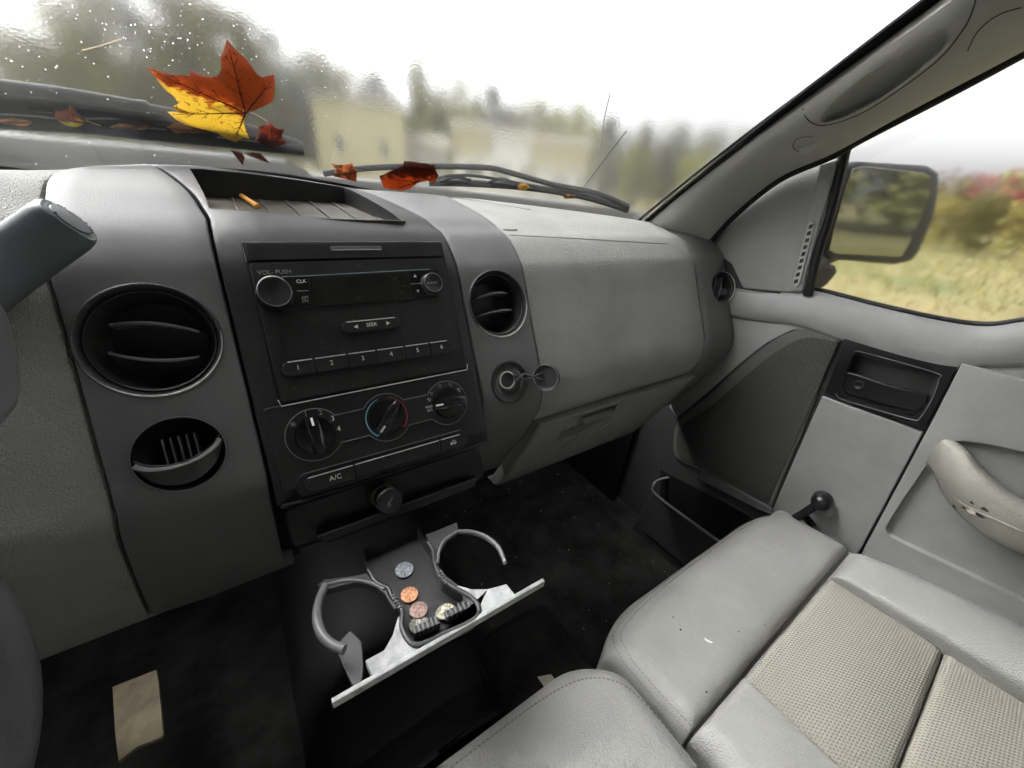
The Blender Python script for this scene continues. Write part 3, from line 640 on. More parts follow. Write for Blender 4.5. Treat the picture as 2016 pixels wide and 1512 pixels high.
for k in range(5): box('fin', c + xx * (-.0125 + k * .0063) + up * .002 - nn * .014, .0014, .016, .030, M['rim2'], lv, .0004, ax=(xx, nn, up))
tube('ring_edge', [c + nn * .001 + (xx * math.cos(t) + up * math.sin(t)) * Rv * .985 for t in [2 * math.pi * i / 60 for i in range(60)]], .0008, M['rim'], lv, 6, True)

# ---- open storage tray in the dash top
def top_cut(o, pts, dz): 
    cutwith(o, *slabgeo([Vector((p[0], p[1], 1.80)) for p in pts], (0, 0, 1), 1.80 - dz))
trp = [(-.030, .585), (.205, .585), (.19, .80), (-.045, .80)]
trp = [(-.0165, .577), (.203, .577), (.175, .79), (-.034, .79)]
V, F = slabgeo([Vector((p[0], p[1], 1.76)) for p in trp], (0, 0, 1), .135); cutwith(stack, V, F); cutwith(left_trim, V, F)
M['traym'] = plastic('dusty_tray_plastic', (.060, .058, .052), .6, 700, .3, .5, dcol=(.16, .14, .10), dscale=25)
tray = slab('storage_tray', [Vector((trp[0][0] - .003, trp[0][1] - .004, 1.632)), Vector((trp[1][0] + .003, trp[1][1] - .004, 1.632)), Vector((trp[2][0] + .003, trp[2][1] + .004, 1.650)), Vector((trp[3][0] - .003, trp[3][1] + .004, 1.650))], (0, 0, 1), .006, M['traym'], D)
for a, b in ((0, 1), (1, 2), (2, 3), (3, 0)):
    p, q = Vector((trp[a][0], trp[a][1], 0)), Vector((trp[b][0], trp[b][1], 0)); d_ = (q - p).normalized(); nn_ = Vector((d_.y, -d_.x, 0))
    hA = 1.645 if a in (0, 1) else 1.670; hB = 1.645 if b in (0, 1) else 1.670
    pts = [p + Vector((0, 0, 1.63)), q + Vector((0, 0, 1.63)), q + Vector((0, 0, hB)), p + Vector((0, 0, hA))]
    slab('tray_wall', [v_ + nn_ * .0005 for v_ in pts], -nn_, .004, M['traym'], tray, 0)
for k in range(6):
    x = trp[0][0] + .030 + k * .036
    slab('rib', [Vector((x, .585, 1.6345)), Vector((x + .0035, .585, 1.6345)), Vector((x - .006 + .0035, .78, 1.652)), Vector((x - .006, .78, 1.652))], (0, 0, 1), .004, M['traym'], tray, .0008, 2)
# raised lip around the tray and long dash top seam lines
def surf_line(name, pl, r, mat, parent=D, o=0.0, n=6):
    P = [S(x, y, o)[0] for x, y in pl]; return tube(name, spline(P, n), r, mat, parent, 6)
M['seamblack'] = plastic('seam_shadow_gap', (.01, .01, .01), .8, 0, 0, .05)
def groove(pl, hosts, wdt=.0012, dep=.003, n=5):
    P = spline([S(x, y)[0] for x, y in pl], n); V, F = tube_geo(P, wdt, 6)
    for h in hosts: cutwith(h, V, F)
groove([(1003, 463), (1100, 468), (1250, 477), (1352, 484)], (airbag,), .0016)
groove([(1160, 421), (1240, 443), (1330, 472), (1362, 485), (1385, 520), (1394, 600), (1396, 680)], (), .0016) if 0 else None
groove([(845, 383), (920, 393), (1045, 414)], (airbag, right_trim), .0016)
em, _ = S(1004, 453, .0008)
text('airbag_embossing', 'AIRBAG', em, .0085, (1, 0, 0), (0, .98, .2), M['rim'], D, .0006)
for k, (x0_, y0_, x1_, y1_) in enumerate([(870, 412, 1005, 432)]): pass

# ---- accessory socket with its open cap
c, nn = S(1004, 752)
M['sockd'] = plastic('socket_surround', (.03, .03, .03), .35, 800, .1, .2)
sk = lathe('power_socket', c, nn, [(.0325, -.004), (.0325, .0012), (.0305, .002), (.027, .0005), (.022, -.0008), (.0165, .0008), (.0125, .0012), (.0125, -.03), (.0005, -.031)], M['sockd'], D, 48, cap=False)
sk['label'] = 'round accessory socket with its cap hanging open'
cc = S(997, 748)[0] + nn * .002
lathe('socket_ring', cc, nn, [(.0135, -.002), (.0135, .0012), (.0115, .0012), (.0115, -.02)], M['metal'], sk, 40, cap=False)
lathe('socket_bore', cc, nn, [(.0114, .0004), (.0110, -.0002), (.0005, -.0006)], M['black'], sk, 32, cap=False)
cp = S(1062, 742)[0] + nn * .020
ca = Vector((-.85, -.48, .22)).normalized()
lathe('socket_cap', cp, ca, [(.0005, -.003), (.0190, -.003), (.0208, -.002), (.0208, .0055), (.0195, .007), (.0168, .0055), (.0165, .003), (.0005, .003)], M['drawer_dark'], sk, 36, cap=False)
tube('cap_edge', [cp + ca * .0068 + (frame(ca)[1] * math.cos(t) + frame(ca)[2] * math.sin(t)) * .0200 for t in [2 * math.pi * i / 36 for i in range(36)]], .0007, M['rim'], sk, 6, True)
for dz_ in (-.005, .005): tube('cap_strap', [cc + nn * .002 + XD * .012 + FU * dz_, cc + nn * .012 + XD * .024 + FU * dz_ * -1.0, cp - ca * .003 + FU * dz_ * 1.6], .0019, M['drawer_dark'], sk, 6)
text('socket_print', '20A', S(995, 715, .0006)[0], .006, (1, 0, 0), FU, M['dimprint'], sk)

# ================================================================== RADIO
rad_s0, rad_s1 = .0075, .2325; rt0, rt1 = -.001, -.1745; OFF = .0075
RD = thing('car_radio', FP((rad_s0 + rad_s1) / 2, -.09, 0), 'black double height car radio with numbered preset keys', 'car radio')
slab('bezel', facepts(rrect((rad_s0 + rad_s1) / 2, (rt0 + rt1) / 2, rad_s1 - rad_s0 + .006, rt0 - rt1 + .006, .004), OFF - .004), FN, .006, M['seamblack'], RD)
slab('cd_flap', facepts(rrect((rad_s0 + rad_s1) / 2, rt0 - .0095, rad_s1 - rad_s0, .0185, .003), OFF + .0006), FN, .006, M['radio'], RD, .0008)
fpz = slab('faceplate', facepts(rrect((rad_s0 + rad_s1) / 2, (rt0 - .021 + rt1) / 2, rad_s1 - rad_s0, rt0 - .021 - rt1, .004), OFF), FN, .006, M['radio'], RD, .0008)
s_, t_ = ft(702, 488, OFF); slab('cd_slot', facepts(rrect(s_, t_, .060, .0045, .0022), OFF + .0009), FN, .002, M['rim2'], RD, .0004)
s_, t_ = ft(702, 488, OFF); tube('slot_glint', facepts([(s_ - .029, t_ - .0026), (s_ + .029, t_ - .0026)], OFF + .0010), .0004, M['bead'], RD, 5)
# display band
def quad(name, px, o, th, mat, parent, bev=.0006, o2=0): return slab(name, [PP(x, y, o) for x, y in px], FN, th, mat, parent, bev)
quad('control_band', [(548, 546), (864, 530), (862, 584), (596, 607), (560, 609)], OFF + .0012, .004, M['gloss'], RD)
disp = quad('display', [(606, 545), (803, 534), (813, 589), (616, 604)], OFF + .0018, .003, M['screen'], RD)
tube('band_edge', [PP(x, y, OFF + .0018) for x, y in [(556, 545), (606, 543), (803, 532), (846, 530)]], .0006, M['bluegrey'] if 'bluegrey' in M else M.setdefault('bluegrey', plastic('cool_edge', (.22, .30, .34), .3, 0, 0, .1)), RD, 5)
for a in ([(585, 573), (607, 572)], [(808, 559), (828, 558)]): tube('divider', [PP(x, y, OFF + .0021) for x, y in a], .0004, M['dimprint'], RD, 5)
def knob(name, px, py, r, h, mat, parent, base=OFF, dish=.002, lab=None):
    c = PP(px, py, base); o = lathe(name, c, FN, [(r * 1.12, 0), (r * 1.12, h * .18), (r * 1.02, h * .28), (r, h * .45), (r, h * .9), (r * .96, h), (r * .86, h), (r * .7, h - dish * .4), (r * .3, h - dish * .8), (.0002, h - dish)], mat, parent, 56, cap=False, smooth=45)
    tube('knob_edge', [c + FN * (h * .98) + (XD * math.cos(t) + FU * math.sin(t)) * r * .94 for t in [2 * math.pi * i / 48 for i in range(48)]], .0006, M['rim'], o, 5, True)
    return o
knob('volume_knob', 541, 583, .0162, .021, M['knob'], RD)
ak = knob('audio_knob', 848, 560, .0128, .011, M['knob'], RD)
text('audio_print', 'AUDIO', PP(851, 557, OFF + .0102), .0048, XD, FU, M['dimprint'], ak)
XR = (PP(860, 533) - PP(520, 545)).normalized()
text('knob_print', 'VOL- PUSH', PP(541, 536, OFF + .0004), .0066, XD, FU, M['dimprint'], RD)
text('key_print', 'CLK', PP(593, 554, OFF + .0022), .0055, XD, FU, M['white'], RD)
text('key_print', 'AM', PP(600, 586, OFF + .0022), .0050, XD, FU, M['dimprint'], RD)
text('key_print', 'FM', PP(601, 593, OFF + .0022), .0050, XD, FU, M['dimprint'], RD)
def tri(name, px, py, dx, dy, o, parent, mat, r=.0022):
    c = PP(px, py, o); d_ = (XD * dx + FU * dy); e_ = (XD * -dy + FU * dx); slab(name, [c + d_ * r, c - d_ * r * .8 + e_ * r * .9, c - d_ * r * .8 - e_ * r * .9], FN, .0003, mat, parent)
tri('arrow', 817, 543, 0, 1, OFF + .0022, RD, M['white'], .002); tri('arrow', 823, 573, 0, -1, OFF + .0022, RD, M['white'], .002)
def pill(name, pa, pb, h, o, th, mat, parent, cap0=True, cap1=True, bev=.0012):
    a = PP(*pa, o); b = PP(*pb, o); d_ = (b - a).normalized(); e_ = FN.cross(d_).normalized(); r = h / 2; pts = []
    if cap0: pts += [a + d_ * (r - r * math.sin(t)) + e_ * (r * math.cos(t)) for t in [math.pi * i / 10 for i in range(11)]]
    else: pts += [a + e_ * r, a - e_ * r]
    if cap1: pts += [b - d_ * (r - r * math.sin(t)) - e_ * (r * math.cos(t)) for t in [math.pi * i / 10 for i in range(11)]]
    else: pts += [b - e_ * r, b + e_ * r]
    return slab(name, pts, FN, th, mat, parent, bev), a, b, d_, e_
sb, a, b, d_, e_ = pill('seek_button', (674, 646), (788, 634), .0145, OFF + .0045, .008, M['radio'], RD)
tri('arrow', 701, 643, -1, 0, OFF + .0048, sb, M['white'], .0026); tri('arrow', 764, 636, 1, 0, OFF + .0048, sb, M['white'], .0026)
text('seek_print', 'SEEK', PP(732, 639, OFF + .0048), .0062, d_, e_ if e_.z > 0 else -e_, M['white'], sb)
eu = e_ if e_.z > 0 else -e_
tube('top_glint', [a + d_ * .006 + eu * .0064, b - d_ * .006 + eu * .0064], .0007, M['bead'], sb, 5)
bx = [555, 620, 686, 743, 798, 847, 892]
def prow(x): return 729.5 - (x - 555) * (729.5 - 680.5) / 337
for i in range(6):
    x0_, x1_ = bx[i] + (1 if i else 0), bx[i + 1] - 1
    o_, a, b, d_, e_ = pill('preset_button', (x0_, prow(x0_)), (x1_, prow(x1_)), .0165, OFF + .0042, .008, M['radio'], RD, i == 0, i == 5, .0009)
    eu = e_ if e_.z > 0 else -e_; xm = (x0_ + x1_) / 2
    text('digit', str(i + 1), PP(xm, prow(xm) - 1, OFF + .0045), .0078, d_, eu, M['white'], o_)
    tube('top_glint', [a + d_ * (.007 if i == 0 else .001) + eu * .0080, b - d_ * (.007 if i == 5 else .001) + eu * .0080], .0007, M['bead'], o_, 5)

# painted highlights on the lower lip and upper edge of the radio opening
tube('lower_lip_glint', facepts([(rad_s0 - .003, rt1 + .004), (rad_s0 - .001, rt1 - .0035), (rad_s1 + .001, rt1 - .0035), (rad_s1 + .003, rt1 + .004)], OFF), .0007, M['bead'], RD, 5)
tube('upper_glint', facepts([(rad_s0 - .002, rt0 - .020), (rad_s0 - .002, rt0 + .0008), (rad_s1 + .001, rt0 + .0008)], OFF + .0004), .0005, M['rim'], RD, 5)
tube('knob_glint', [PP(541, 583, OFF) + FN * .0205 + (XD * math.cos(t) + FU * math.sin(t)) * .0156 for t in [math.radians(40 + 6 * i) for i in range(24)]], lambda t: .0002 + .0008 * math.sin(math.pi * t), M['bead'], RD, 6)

# ================================================================== CLIMATE CONTROLS
CC = thing('climate_control_panel', PP(750, 860, 0), 'black climate control panel with three rotary dials under the radio', 'climate controls')
KC = [(.032, .0295), (.1135, .0295), (.195, .0295)]; kt = ft(619, 855)[1]; kt = (kt + ft(877, 793)[1]) / 2
CO = .006
# dog-bone plate with engraved outline
pts = []
def arc(cs, r, a0, a1, n=16): return [(cs + r * math.cos(math.radians(a0 + (a1 - a0) * i / n)), kt + r * math.sin(math.radians(a0 + (a1 - a0) * i / n))) for i in range(n + 1)]
hb = .0165; an = math.degrees(math.asin(hb / .0295)); rr_ = .0295
pts += arc(.032, rr_, an, 360 - an, 30) + arc(.1135, rr_, 180 + an, 360 - an) + arc(.195, rr_, 180 + an, 360 + 180 - an, 30) + arc(.1135, rr_, an, 180 - an)
slab('dial_plate', facepts(pts, CO), FN, .008, M['radio'], CC, .0006)
tube('plate_edge', facepts(pts, CO), .00055, M['rim'], CC, 5, True)
slab('mounting_panel', facepts(rrect(.1165, kt - .007, .268 - .012, .094, .004), CO - .0018), FN, .010, M['dark'], CC, .0015)
def dial(px_s, ang, name, label, r=.0205):
    c = FP(px_s, kt, CO); k_ = lathe(name, c, FN, [(r, 0), (r, .004), (r * .95, .0055), (.0005, .006)], M['gloss'], CC, 48, cap=False)
    k_['label'] = label
    u = XD * math.cos(ang) + FU * math.sin(ang); v = XD * -math.sin(ang) + FU * math.cos(ang)
    V = []; n = 10
    for i in range(n + 1):
        t = -1 + 2 * i / n; wv = .0088 * (1 - .25 * t * t * (1 if t < 0 else .4)); L_ = r * 1.02
        hh = .017 - .006 * (t * .5 + .5) ** 2 - .002 * (t * .5 - .5) ** 2
        for s_, f_ in ((-1, 0), (-.75, .85), (-.45, 1), (.45, 1), (.75, .85), (1, 0)):
            V.append(c + u * (t * L_) + v * (s_ * wv) + FN * (.004 + (hh - .004) * f_))
    F = [[i * 6 + k, (i + 1) * 6 + k, (i + 1) * 6 + k + 1, i * 6 + k + 1] for i in range(n) for k in range(5)] + [[0, 1, 2, 3, 4, 5], [n * 6 + k for k in range(5, -1, -1)]]
    mk('grip', V, F, M['gloss'], k_, smooth=35)
    hh0 = .0133
    slab('pointer', [c + u * (r * .55) + v * .0012 + FN * (hh0 + .0016), c + u * (r * .98) + v * .0012 + FN * (hh0 - .0015), c + u * (r * .98) - v * .0012 + FN * (hh0 - .0011), c + u * (r * .55) - v * .0012 + FN * (hh0 + .0016)], FN, .0004, M['white'], k_)
    return k_
k1 = dial(.032, math.radians(92), 'fan_dial', 'fan speed dial with numbers one to four')
k2 = dial(.1135, math.radians(228), 'temperature_dial', 'temperature dial inside a blue and red arc')
k3 = dial(.195, math.radians(178), 'mode_dial', 'air mode dial with its pointer turned left')
for ch, a_, mt in (('1', 100, 'dimprint'), ('2', 66, 'dimprint'), ('3', 32, 'white'), ('4', 0, 'white')):
    text('digit', ch, FP(.032 + .0252 * math.cos(math.radians(a_)), kt + .0252 * math.sin(math.radians(a_)), CO + .0004), .0086, XD, FU, M[mt], k1)
def icon(name, s, t, parent, lines, mat='dimprint', sz=.003, r=.00035):
    V, F = join([tube_geo([FP(s + x * sz, t + y * sz, CO + .0004) for x, y in ln], r, 5) for ln in lines]); return mk(name, V, F, M[mat], parent)
def circ(cx, cy, r, n=12, a0=0, a1=360): return [(cx + r * math.cos(math.radians(a0 + (a1 - a0) * i / n)), cy + r * math.sin(math.radians(a0 + (a1 - a0) * i / n))) for i in range(n + 1)]
fs, ftt = .032 + .0252 * math.cos(math.radians(138)), kt + .0252 * math.sin(math.radians(138))
icon('fan_symbol', fs, ftt, k1, [[(0, 0), (.9, .3), (.5, .9), (0, 0)], [(0, 0), (-.3, .9), (-.9, .5), (0, 0)], [(0, 0), (-.9, -.3), (-.5, -.9), (0, 0)], [(0, 0), (.3, -.9), (.9, -.5), (0, 0)]])
tube('cold_arc', [FP(.1135 + .0250 * math.cos(math.radians(a)), kt + .0250 * math.sin(math.radians(a)), CO + .0004) for a in range(105, 236, 6)], lambda t: .0004 + .0006 * t, M['bluep'], k2, 6)
tube('cold_arc_end', [FP(.1135 + q * math.cos(math.radians(233)), kt + q * math.sin(math.radians(233)), CO + .0004) for q in (.0215, .0255)], .0007, M['bluep'], k2, 6)
tube('hot_arc', [FP(.1135 + .0250 * math.cos(math.radians(a)), kt + .0250 * math.sin(math.radians(a)), CO + .0004) for a in range(75, -45, -6)], lambda t: .0003 + .0006 * t, M['redp'], k2, 6)
tube('hot_arc_end', [FP(.1135 + q * math.cos(math.radians(-42)), kt + q * math.sin(math.radians(-42)), CO + .0004) for q in (.0205, .0255)], .0006, M['redp'], k2, 6)
man = [circ(-.7, .6, .25), [(-.7, .3), (-.5, -.6), (.2, -.6), (.4, -1.1)], [(0, .5), (.8, .1), (.5, .5)]]
for a_, lines, mt in ((138, man, 'dimprint'), (102, [circ(0, 0, .7)], 'dimprint'), (66, man, 'dimprint'), (34, man + [[(-.2, -1.2), (.4, -1.5)]], 'white'), (158, man, 'white')):
    icon('mode_symbol', .195 + .0252 * math.cos(math.radians(a_)), kt + .0252 * math.sin(math.radians(a_)), k3, lines, mt, .0024)
text('mode_print', 'MAX\nA/C', FP(.195 - .0258, kt - .002, CO + .0004), .0046, XD, FU, M['white'], k3)
# button strip
so_, a, b, d_, e_ = pill('button_surround', (582, 962), (922, 861), .0265, CO + .0004, .006, M['black'], CC)
eu = e_ if e_.z > 0 else -e_
ln = (PP(922, 861, CO) - PP(582, 962, CO)).length
tube('surround_edge', [a + d_ * .010 + eu * .0132, b - d_ * .010 + eu * .0132], .0005, M['rim'], so_, 5)
def stripbtn(name, f0, f1, c0, c1):
    A_ = a.lerp(b, f0) + FN * .0035; B_ = a.lerp(b, f1) + FN * .0035; r = .0082; pts = []
    if c0: pts += [A_ + d_ * (r - r * math.sin(t)) + e_ * (r * math.cos(t)) for t in [math.pi * i / 10 for i in range(11)]]
    else: pts += [A_ + e_ * r, A_ - e_ * r]
    if c1: pts += [B_ - d_ * (r - r * math.sin(t)) - e_ * (r * math.cos(t)) for t in [math.pi * i / 10 for i in range(11)]]
    else: pts += [B_ - e_ * r, B_ + e_ * r]
    o_ = slab(name, pts, FN, .006, M['radio'], CC, .001)
    tube('top_glint', [A_ + d_ * (.006 if c0 else .001) + eu * .0078, B_ - d_ * (.006 if c1 else .001) + eu * .0078], .0007, M['bead'], o_, 5); return o_
ac = stripbtn('ac_button', .035, .29, True, False); stripbtn('blank_button', .294, .80, False, False); rc = stripbtn('recirculation_button', .804, .965, False, True)
text('button_print', 'A/C', a.lerp(b, .19) + FN * .0038, .0080, d_, eu, M['white'], ac)
cc = a.lerp(b, .885) + FN * .0038
V, F = join([tube_geo([cc + d_ * x * .004 + eu * y * .004 for x, y in ln_], .0003, 5) for ln_ in ([(-1.1, -.4), (-.9, .1), (-.4, .2), (0, .7), (.6, .6), (1, .1), (1.1, -.4), (-1.1, -.4)], circ(-.6, -.45, .25), circ(.6, -.45, .25), [(-.3, -.1), (.2, .2), (.3, -.15), (-.1, -.2)])])
mk('recirculation_symbol', V, F, M['white'], rc)

# ---- lower pocket and cigarette lighter
PK = slab('lower_bin', facepts(rrect(.115, -.320, .262, .052, .012), -.030), FN, .02, M['black'], D, .004)
slab('bin_roof', [FP(-.016, -.288, .004), FP(.248, -.288, .004), FP(.248, -.290, -.035), FP(-.016, -.290, -.035)], -FU, .004, M['black'], D, .001)
slab('bin_lip', facepts([(.02, -.345), (.215, -.345), (.225, -.332), (.01, -.332)], -.004), FN, .02, M['black'], D, .003)
lc = PP(752, 975, -.022)
LG = thing('cigarette_lighter', lc, 'round black cigarette lighter knob pushed into its ring below the A/C strip', 'cigarette lighter')
la = (FN + Vector((.05, 0, -.05))).normalized()
lathe('ring', lc, la, [(.0155, -.006), (.0155, .008), (.0135, .010), (.0122, .009), (.0120, -.004)], M['metal_dark'] if 'metal_dark' in M else M.setdefault('metal_dark', plastic('bronze_ring', (.10, .09, .07), .3, 0, 0, .2)), LG, 40, cap=False)
lathe('stem', lc, la, [(.0085, -.004), (.0085, .022)], M['black'], LG, 32)
kb = lathe('knob', lc + la * .022, la, [(.0085, 0), (.0150, .002), (.0158, .0045), (.0158, .010), (.0145, .0118), (.0005, .0122)], M['knob'], LG, 40, cap=False)
tp = lc + la * .0345
V, F = join([tube_geo([tp + XD * x * .004 + FU * y * .004 for x, y in ln_], .0004, 5) for ln_ in ([(-1, -.9), (-.2, -.6), (0, -1), (-.8, -1.3), (-1, -.9)], [(-.9, -.4), (-.2, -.1), (.3, .5), (.9, .8)])])
mk('lighter_symbol', V, F, M['dimprint'], kb)

# ================================================================== CUP HOLDER DRAWER
ZR = 1.31
DR = thing('cup_holder_drawer', (.105, .27, 1.29), 'open pull out drawer with two cup rings and a coin tray', 'cup holder')
fa, fb = PZ(652, 1377, ZR), PZ(1068, 1140, ZR)
u = (fb - fa).normalized(); v = Vector((0, 0, 1)).cross(u)
fpq = slab('front_plate', [fa + Vector((0, 0, .002)), fb + Vector((0, 0, .002)), fb - v * .0045 + Vector((0, 0, .002)), fa - v * .0045 + Vector((0, 0, .002))], (0, 0, 1), .009, M['drawer'], DR, .0010)
loop_px = [(725, 1122), (741, 1146), (764, 1158), (770, 1172), (784, 1189), (792, 1208), (792, 1237), (808, 1265), (830, 1269), (875, 1248), (934, 1219), (942, 1194), (923, 1173), (888, 1154), (867, 1135), (856, 1109), (853, 1084), (842, 1068)]
loop = [PZ(x, y, ZR) for x, y in loop_px]; sp = spline(loop, 5)
tube('tray_rim', sp, .0026, M['drawer_dark'], DR, 10)
# tray: walls and floor
bot = [Vector((p.x, p.y, ZR - .020)) for p in sp]; cen = sum(sp, Vector()) / len(sp)
backL, backR = sp[0], sp[-1]; extra = [backR + Vector((-.002, .03, 0)), backL + Vector((.002, .03, 0))]
ring = sp + extra; nR = len(ring)
inner = [p.lerp(Vector((cen.x, cen.y, p.z)), .03) for p in ring]
V = [Vector((p.x, p.y, ZR)) for p in ring] + [Vector((p.x, p.y, ZR - .019)) for p in inner] + [Vector((p.x, p.y, ZR - .022)) for p in ring]
F = [[i, (i + 1) % nR, nR + (i + 1) % nR, nR + i] for i in range(nR)] + [list(range(nR, 2 * nR))] + [list(range(2 * nR, 3 * nR))[::-1]]
mk('coin_tray', V, F, M['tray_dark'], DR, smooth=50)
FLZ = ZR - .0185
# deck pieces between rings, tray and front plate
deckL = [(719, 1300), (735, 1291), (756, 1280), (773, 1250), (783, 1215), (787, 1212), (789, 1238), (806, 1268), (830, 1273), (840, 1272), (733, 1332)]
deckR = [(893, 1150), (928, 1160), (960, 1160), (997, 1150), (1014, 1171), (846, 1267), (876, 1251), (931, 1222), (938, 1196), (914, 1171)]
slab('deck', [PZ(x, y, ZR - .0012) for x, y in deckL], (0, 0, 1), .012, M['drawer'], DR, .0008)
slab('deck', [PZ(x, y, ZR - .0012) for x, y in deckR], (0, 0, 1), .012, M['drawer'], DR, .0008)
# rear deck joining rings and tray under the dash
slab('rear_deck', [PZ(x, y, ZR - .001) for x, y in [(625, 1150), (640, 1140), (700, 1133), (722, 1128), (738, 1148), (760, 1160), (772, 1178), (783, 1196), (776, 1200), (757, 1168), (735, 1153), (700, 1146), (650, 1158), (636, 1162)]], (0, 0, 1), .010, M['drawer_dark'], DR, .0008)
slab('rear_deck', [PZ(x, y, ZR - .001) for x, y in [(838, 1052), (900, 1028), (903, 1042), (880, 1060), (866, 1082), (862, 1112), (880, 1135), (905, 1153), (893, 1156), (865, 1136), (855, 1110), (851, 1084)]], (0, 0, 1), .010, M['drawer_dark'], DR, .0008)
def arm(px, name, r=.0046):
    P = spline([PZ(x, y, ZR - .001) for x, y in px], 6); return tube(name, P, lambda t: r * (1 - .15 * abs(2 * t - 1)), M['drawer_armed'] if 'drawer_armed' in M else M.setdefault('drawer_armed', plastic('cup_ring_plastic', (.20, .202, .205), .32, 600, .1, .15)), DR, 12, sq=1.3)
arm([(641, 1153), (629, 1180), (624, 1212), (632, 1246), (652, 1268), (678, 1279)], 'cup_ring')
arm([(641, 1153), (668, 1146), (700, 1143), (732, 1149), (757, 1160)], 'cup_ring', .0022)
arm([(901, 1047), (928, 1048), (957, 1058), (981, 1078), (994, 1108)], 'cup_ring', .0030)
arm([(901, 1047), (877, 1063), (865, 1083), (861, 1110)], 'cup_ring', .0022)
# low cup floor bracket under the left ring
slab('lower_bracket', [PZ(x, y, ZR - .022) for x, y in [(660, 1270), (668, 1297), (697, 1358), (712, 1349), (716, 1312), (712, 1262), (690, 1240)]], (0, 0, 1), .004, M['drawer_dark'], DR, .001)
# ribbed coin grips
def grip(p0, p1, name):
    A_, B_ = PZ(*p0, ZR - .013), PZ(*p1, ZR - .013); d_ = (B_ - A_).normalized(); e_ = Vector((0, 0, 1)).cross(d_); L_ = (B_ - A_).length
    g = box(name, (A_ + B_) / 2, L_, .008, .010, M['drawer_dark'], DR, .001, ax=(d_, e_, Vector((0, 0, 1))))
    for k in range(6): box('ridge', A_ + d_ * (L_ * (k + .35) / 6) + Vector((0, 0, .0035)) , .0016, .0095, .007, M['drawer_armed'], g, .0004, ax=(d_, e_, Vector((0, 0, 1))))
grip((813, 1247), (864, 1226), 'coin_grip'); grip((876, 1216), (927, 1192), 'coin_grip')
# knurled grips on the swing arms
for c_ in ((780, 1184), (873, 1136)):
    A_ = PZ(*c_, ZR); 
    for k in range(5): 
        o_ = k - 2; p_ = PZ(c_[0] + o_ * 3.2, c_[1] + o_ * (6 if c_[0] < 800 else 5), ZR + .003); box('knurl', p_, .0050, .0010, .0012, M['drawer_armed'], DR, .0002)
# coins
def coin(px, py, r, mat, label, tilt=(0, 0), z=FLZ, group=None):
    c = PZ(px, py, z + .0012); ax = Vector((tilt[0], tilt[1], 1)).normalized()
    o = lathe('coin', c, ax, [(.0002, -.0008), (r * .97, -.0008), (r, -.0005), (r, .0007), (r * .97, .001), (r * .93, .0010), (r * .91, .0006), (r * .5, .0007), (.0002, .0008)], mat, None, 40, cap=False); tag(o, label, 'coin', 'loose coins in the drawer')
    hd_ = circ(0, .05, .28, 14); V, F = join([slabgeo([c + Vector((x * r, y * r, .0011)) for x, y in [(-.05, .62), (.2, .55), (.28, .3), (.38, .12), (.25, .05), (.22, -.2), (.05, -.3), (.15, -.6), (-.35, -.6), (-.2, -.25), (-.3, .1), (-.25, .45)]], ax, .0008)])
    mk('portrait', V, F, mat, o, smooth=0)
copper = coinmat('bright_copper', (.72, .36, .20)); dull = coinmat('dull_copper', (.40, .27, .23)); nick = coinmat('blue_nickel', (.36, .39, .43)); dime = coinmat('bright_silver', (.80, .76, .60), .45); quart = coinmat('tarnished_silver', (.42, .42, .34))
coin(796, 1122, .0106, nick, 'bluish nickel coin alone at the back of the coin tray', z=ZR - .0185)
coin(806, 1171, .0095, copper, 'bright copper penny in the middle of the tray')
coin(824, 1201, .0095, dull, 'dull brownish penny below the bright copper one')
coin(826, 1231, .0105, quart, 'tarnished grey green coin against the left ribbed grip', (.12, .1))
coin(876, 1204, .0100, dime, 'shiny pale coin leaning on the right ribbed grip', (-.10, .30), z=ZR - .0165)

# ================================================================== STEERING COLUMN STALK, WHEEL, COLUMN
LV = thing('gear_lever', (-.2, .38, 1.58), 'thick grey column gear lever end reaching in from the left edge', 'gear lever')
P0 = PX(-150, 640, -.215); P1 = PX(138, 434, -.108)
ax_ = (P1 - P0).normalized(); Lg = (P1 - P0).length
w_l = .0168
a, u, v = frame(ax_)
V = []; F = []; n = 24; prof_l = [(-.02, 1.06), (.0, 1.05), (Lg * .6, 1.0), (Lg * .93, 1.0), (Lg * .975, .96), (Lg, .86)]
for h, s in prof_l:
    for i in range(n):
        t = 2 * math.pi * i / n; k = (abs(math.cos(t)) ** 3.2 + abs(math.sin(t)) ** 3.2) ** (-1 / 3.2); V.append(P0 + a * h + (u * math.cos(t) * 1.25 + v * math.sin(t)) * k * w_l * s)
for j in range(len(prof_l) - 1):
    for i in range(n): F.append([j * n + i, j * n + (i + 1) % n, (j + 1) * n + (i + 1) % n, (j + 1) * n + i])
F += [list(range(n)), list(range((len(prof_l) - 1) * n, len(prof_l) * n))[::-1]]
M['lever'] = plastic('slate_grey_plastic', (.11, .125, .135), .42, 900, .15, .1)
mk('lever_body', V, F, M['lever'], LV, smooth=50)
capc = P0 + a * (Lg + .0002)
lathe('end_cap', capc, a, [(.0158, -.001), (.0158, .0004), (.0145, .0006), (.0138, -.0002), (.0134, .0016), (.0124, .0022), (.0005, .0024)], M['lever'], LV, 36, cap=False)
for k in range(14):
    t = R_.random() * 6.28; q = capc + (u * math.cos(t) + v * math.sin(t)) * .0134 + a * .002; box('cap_chip', q, .0012, .0009, .0008, M['dark'], LV, 0)

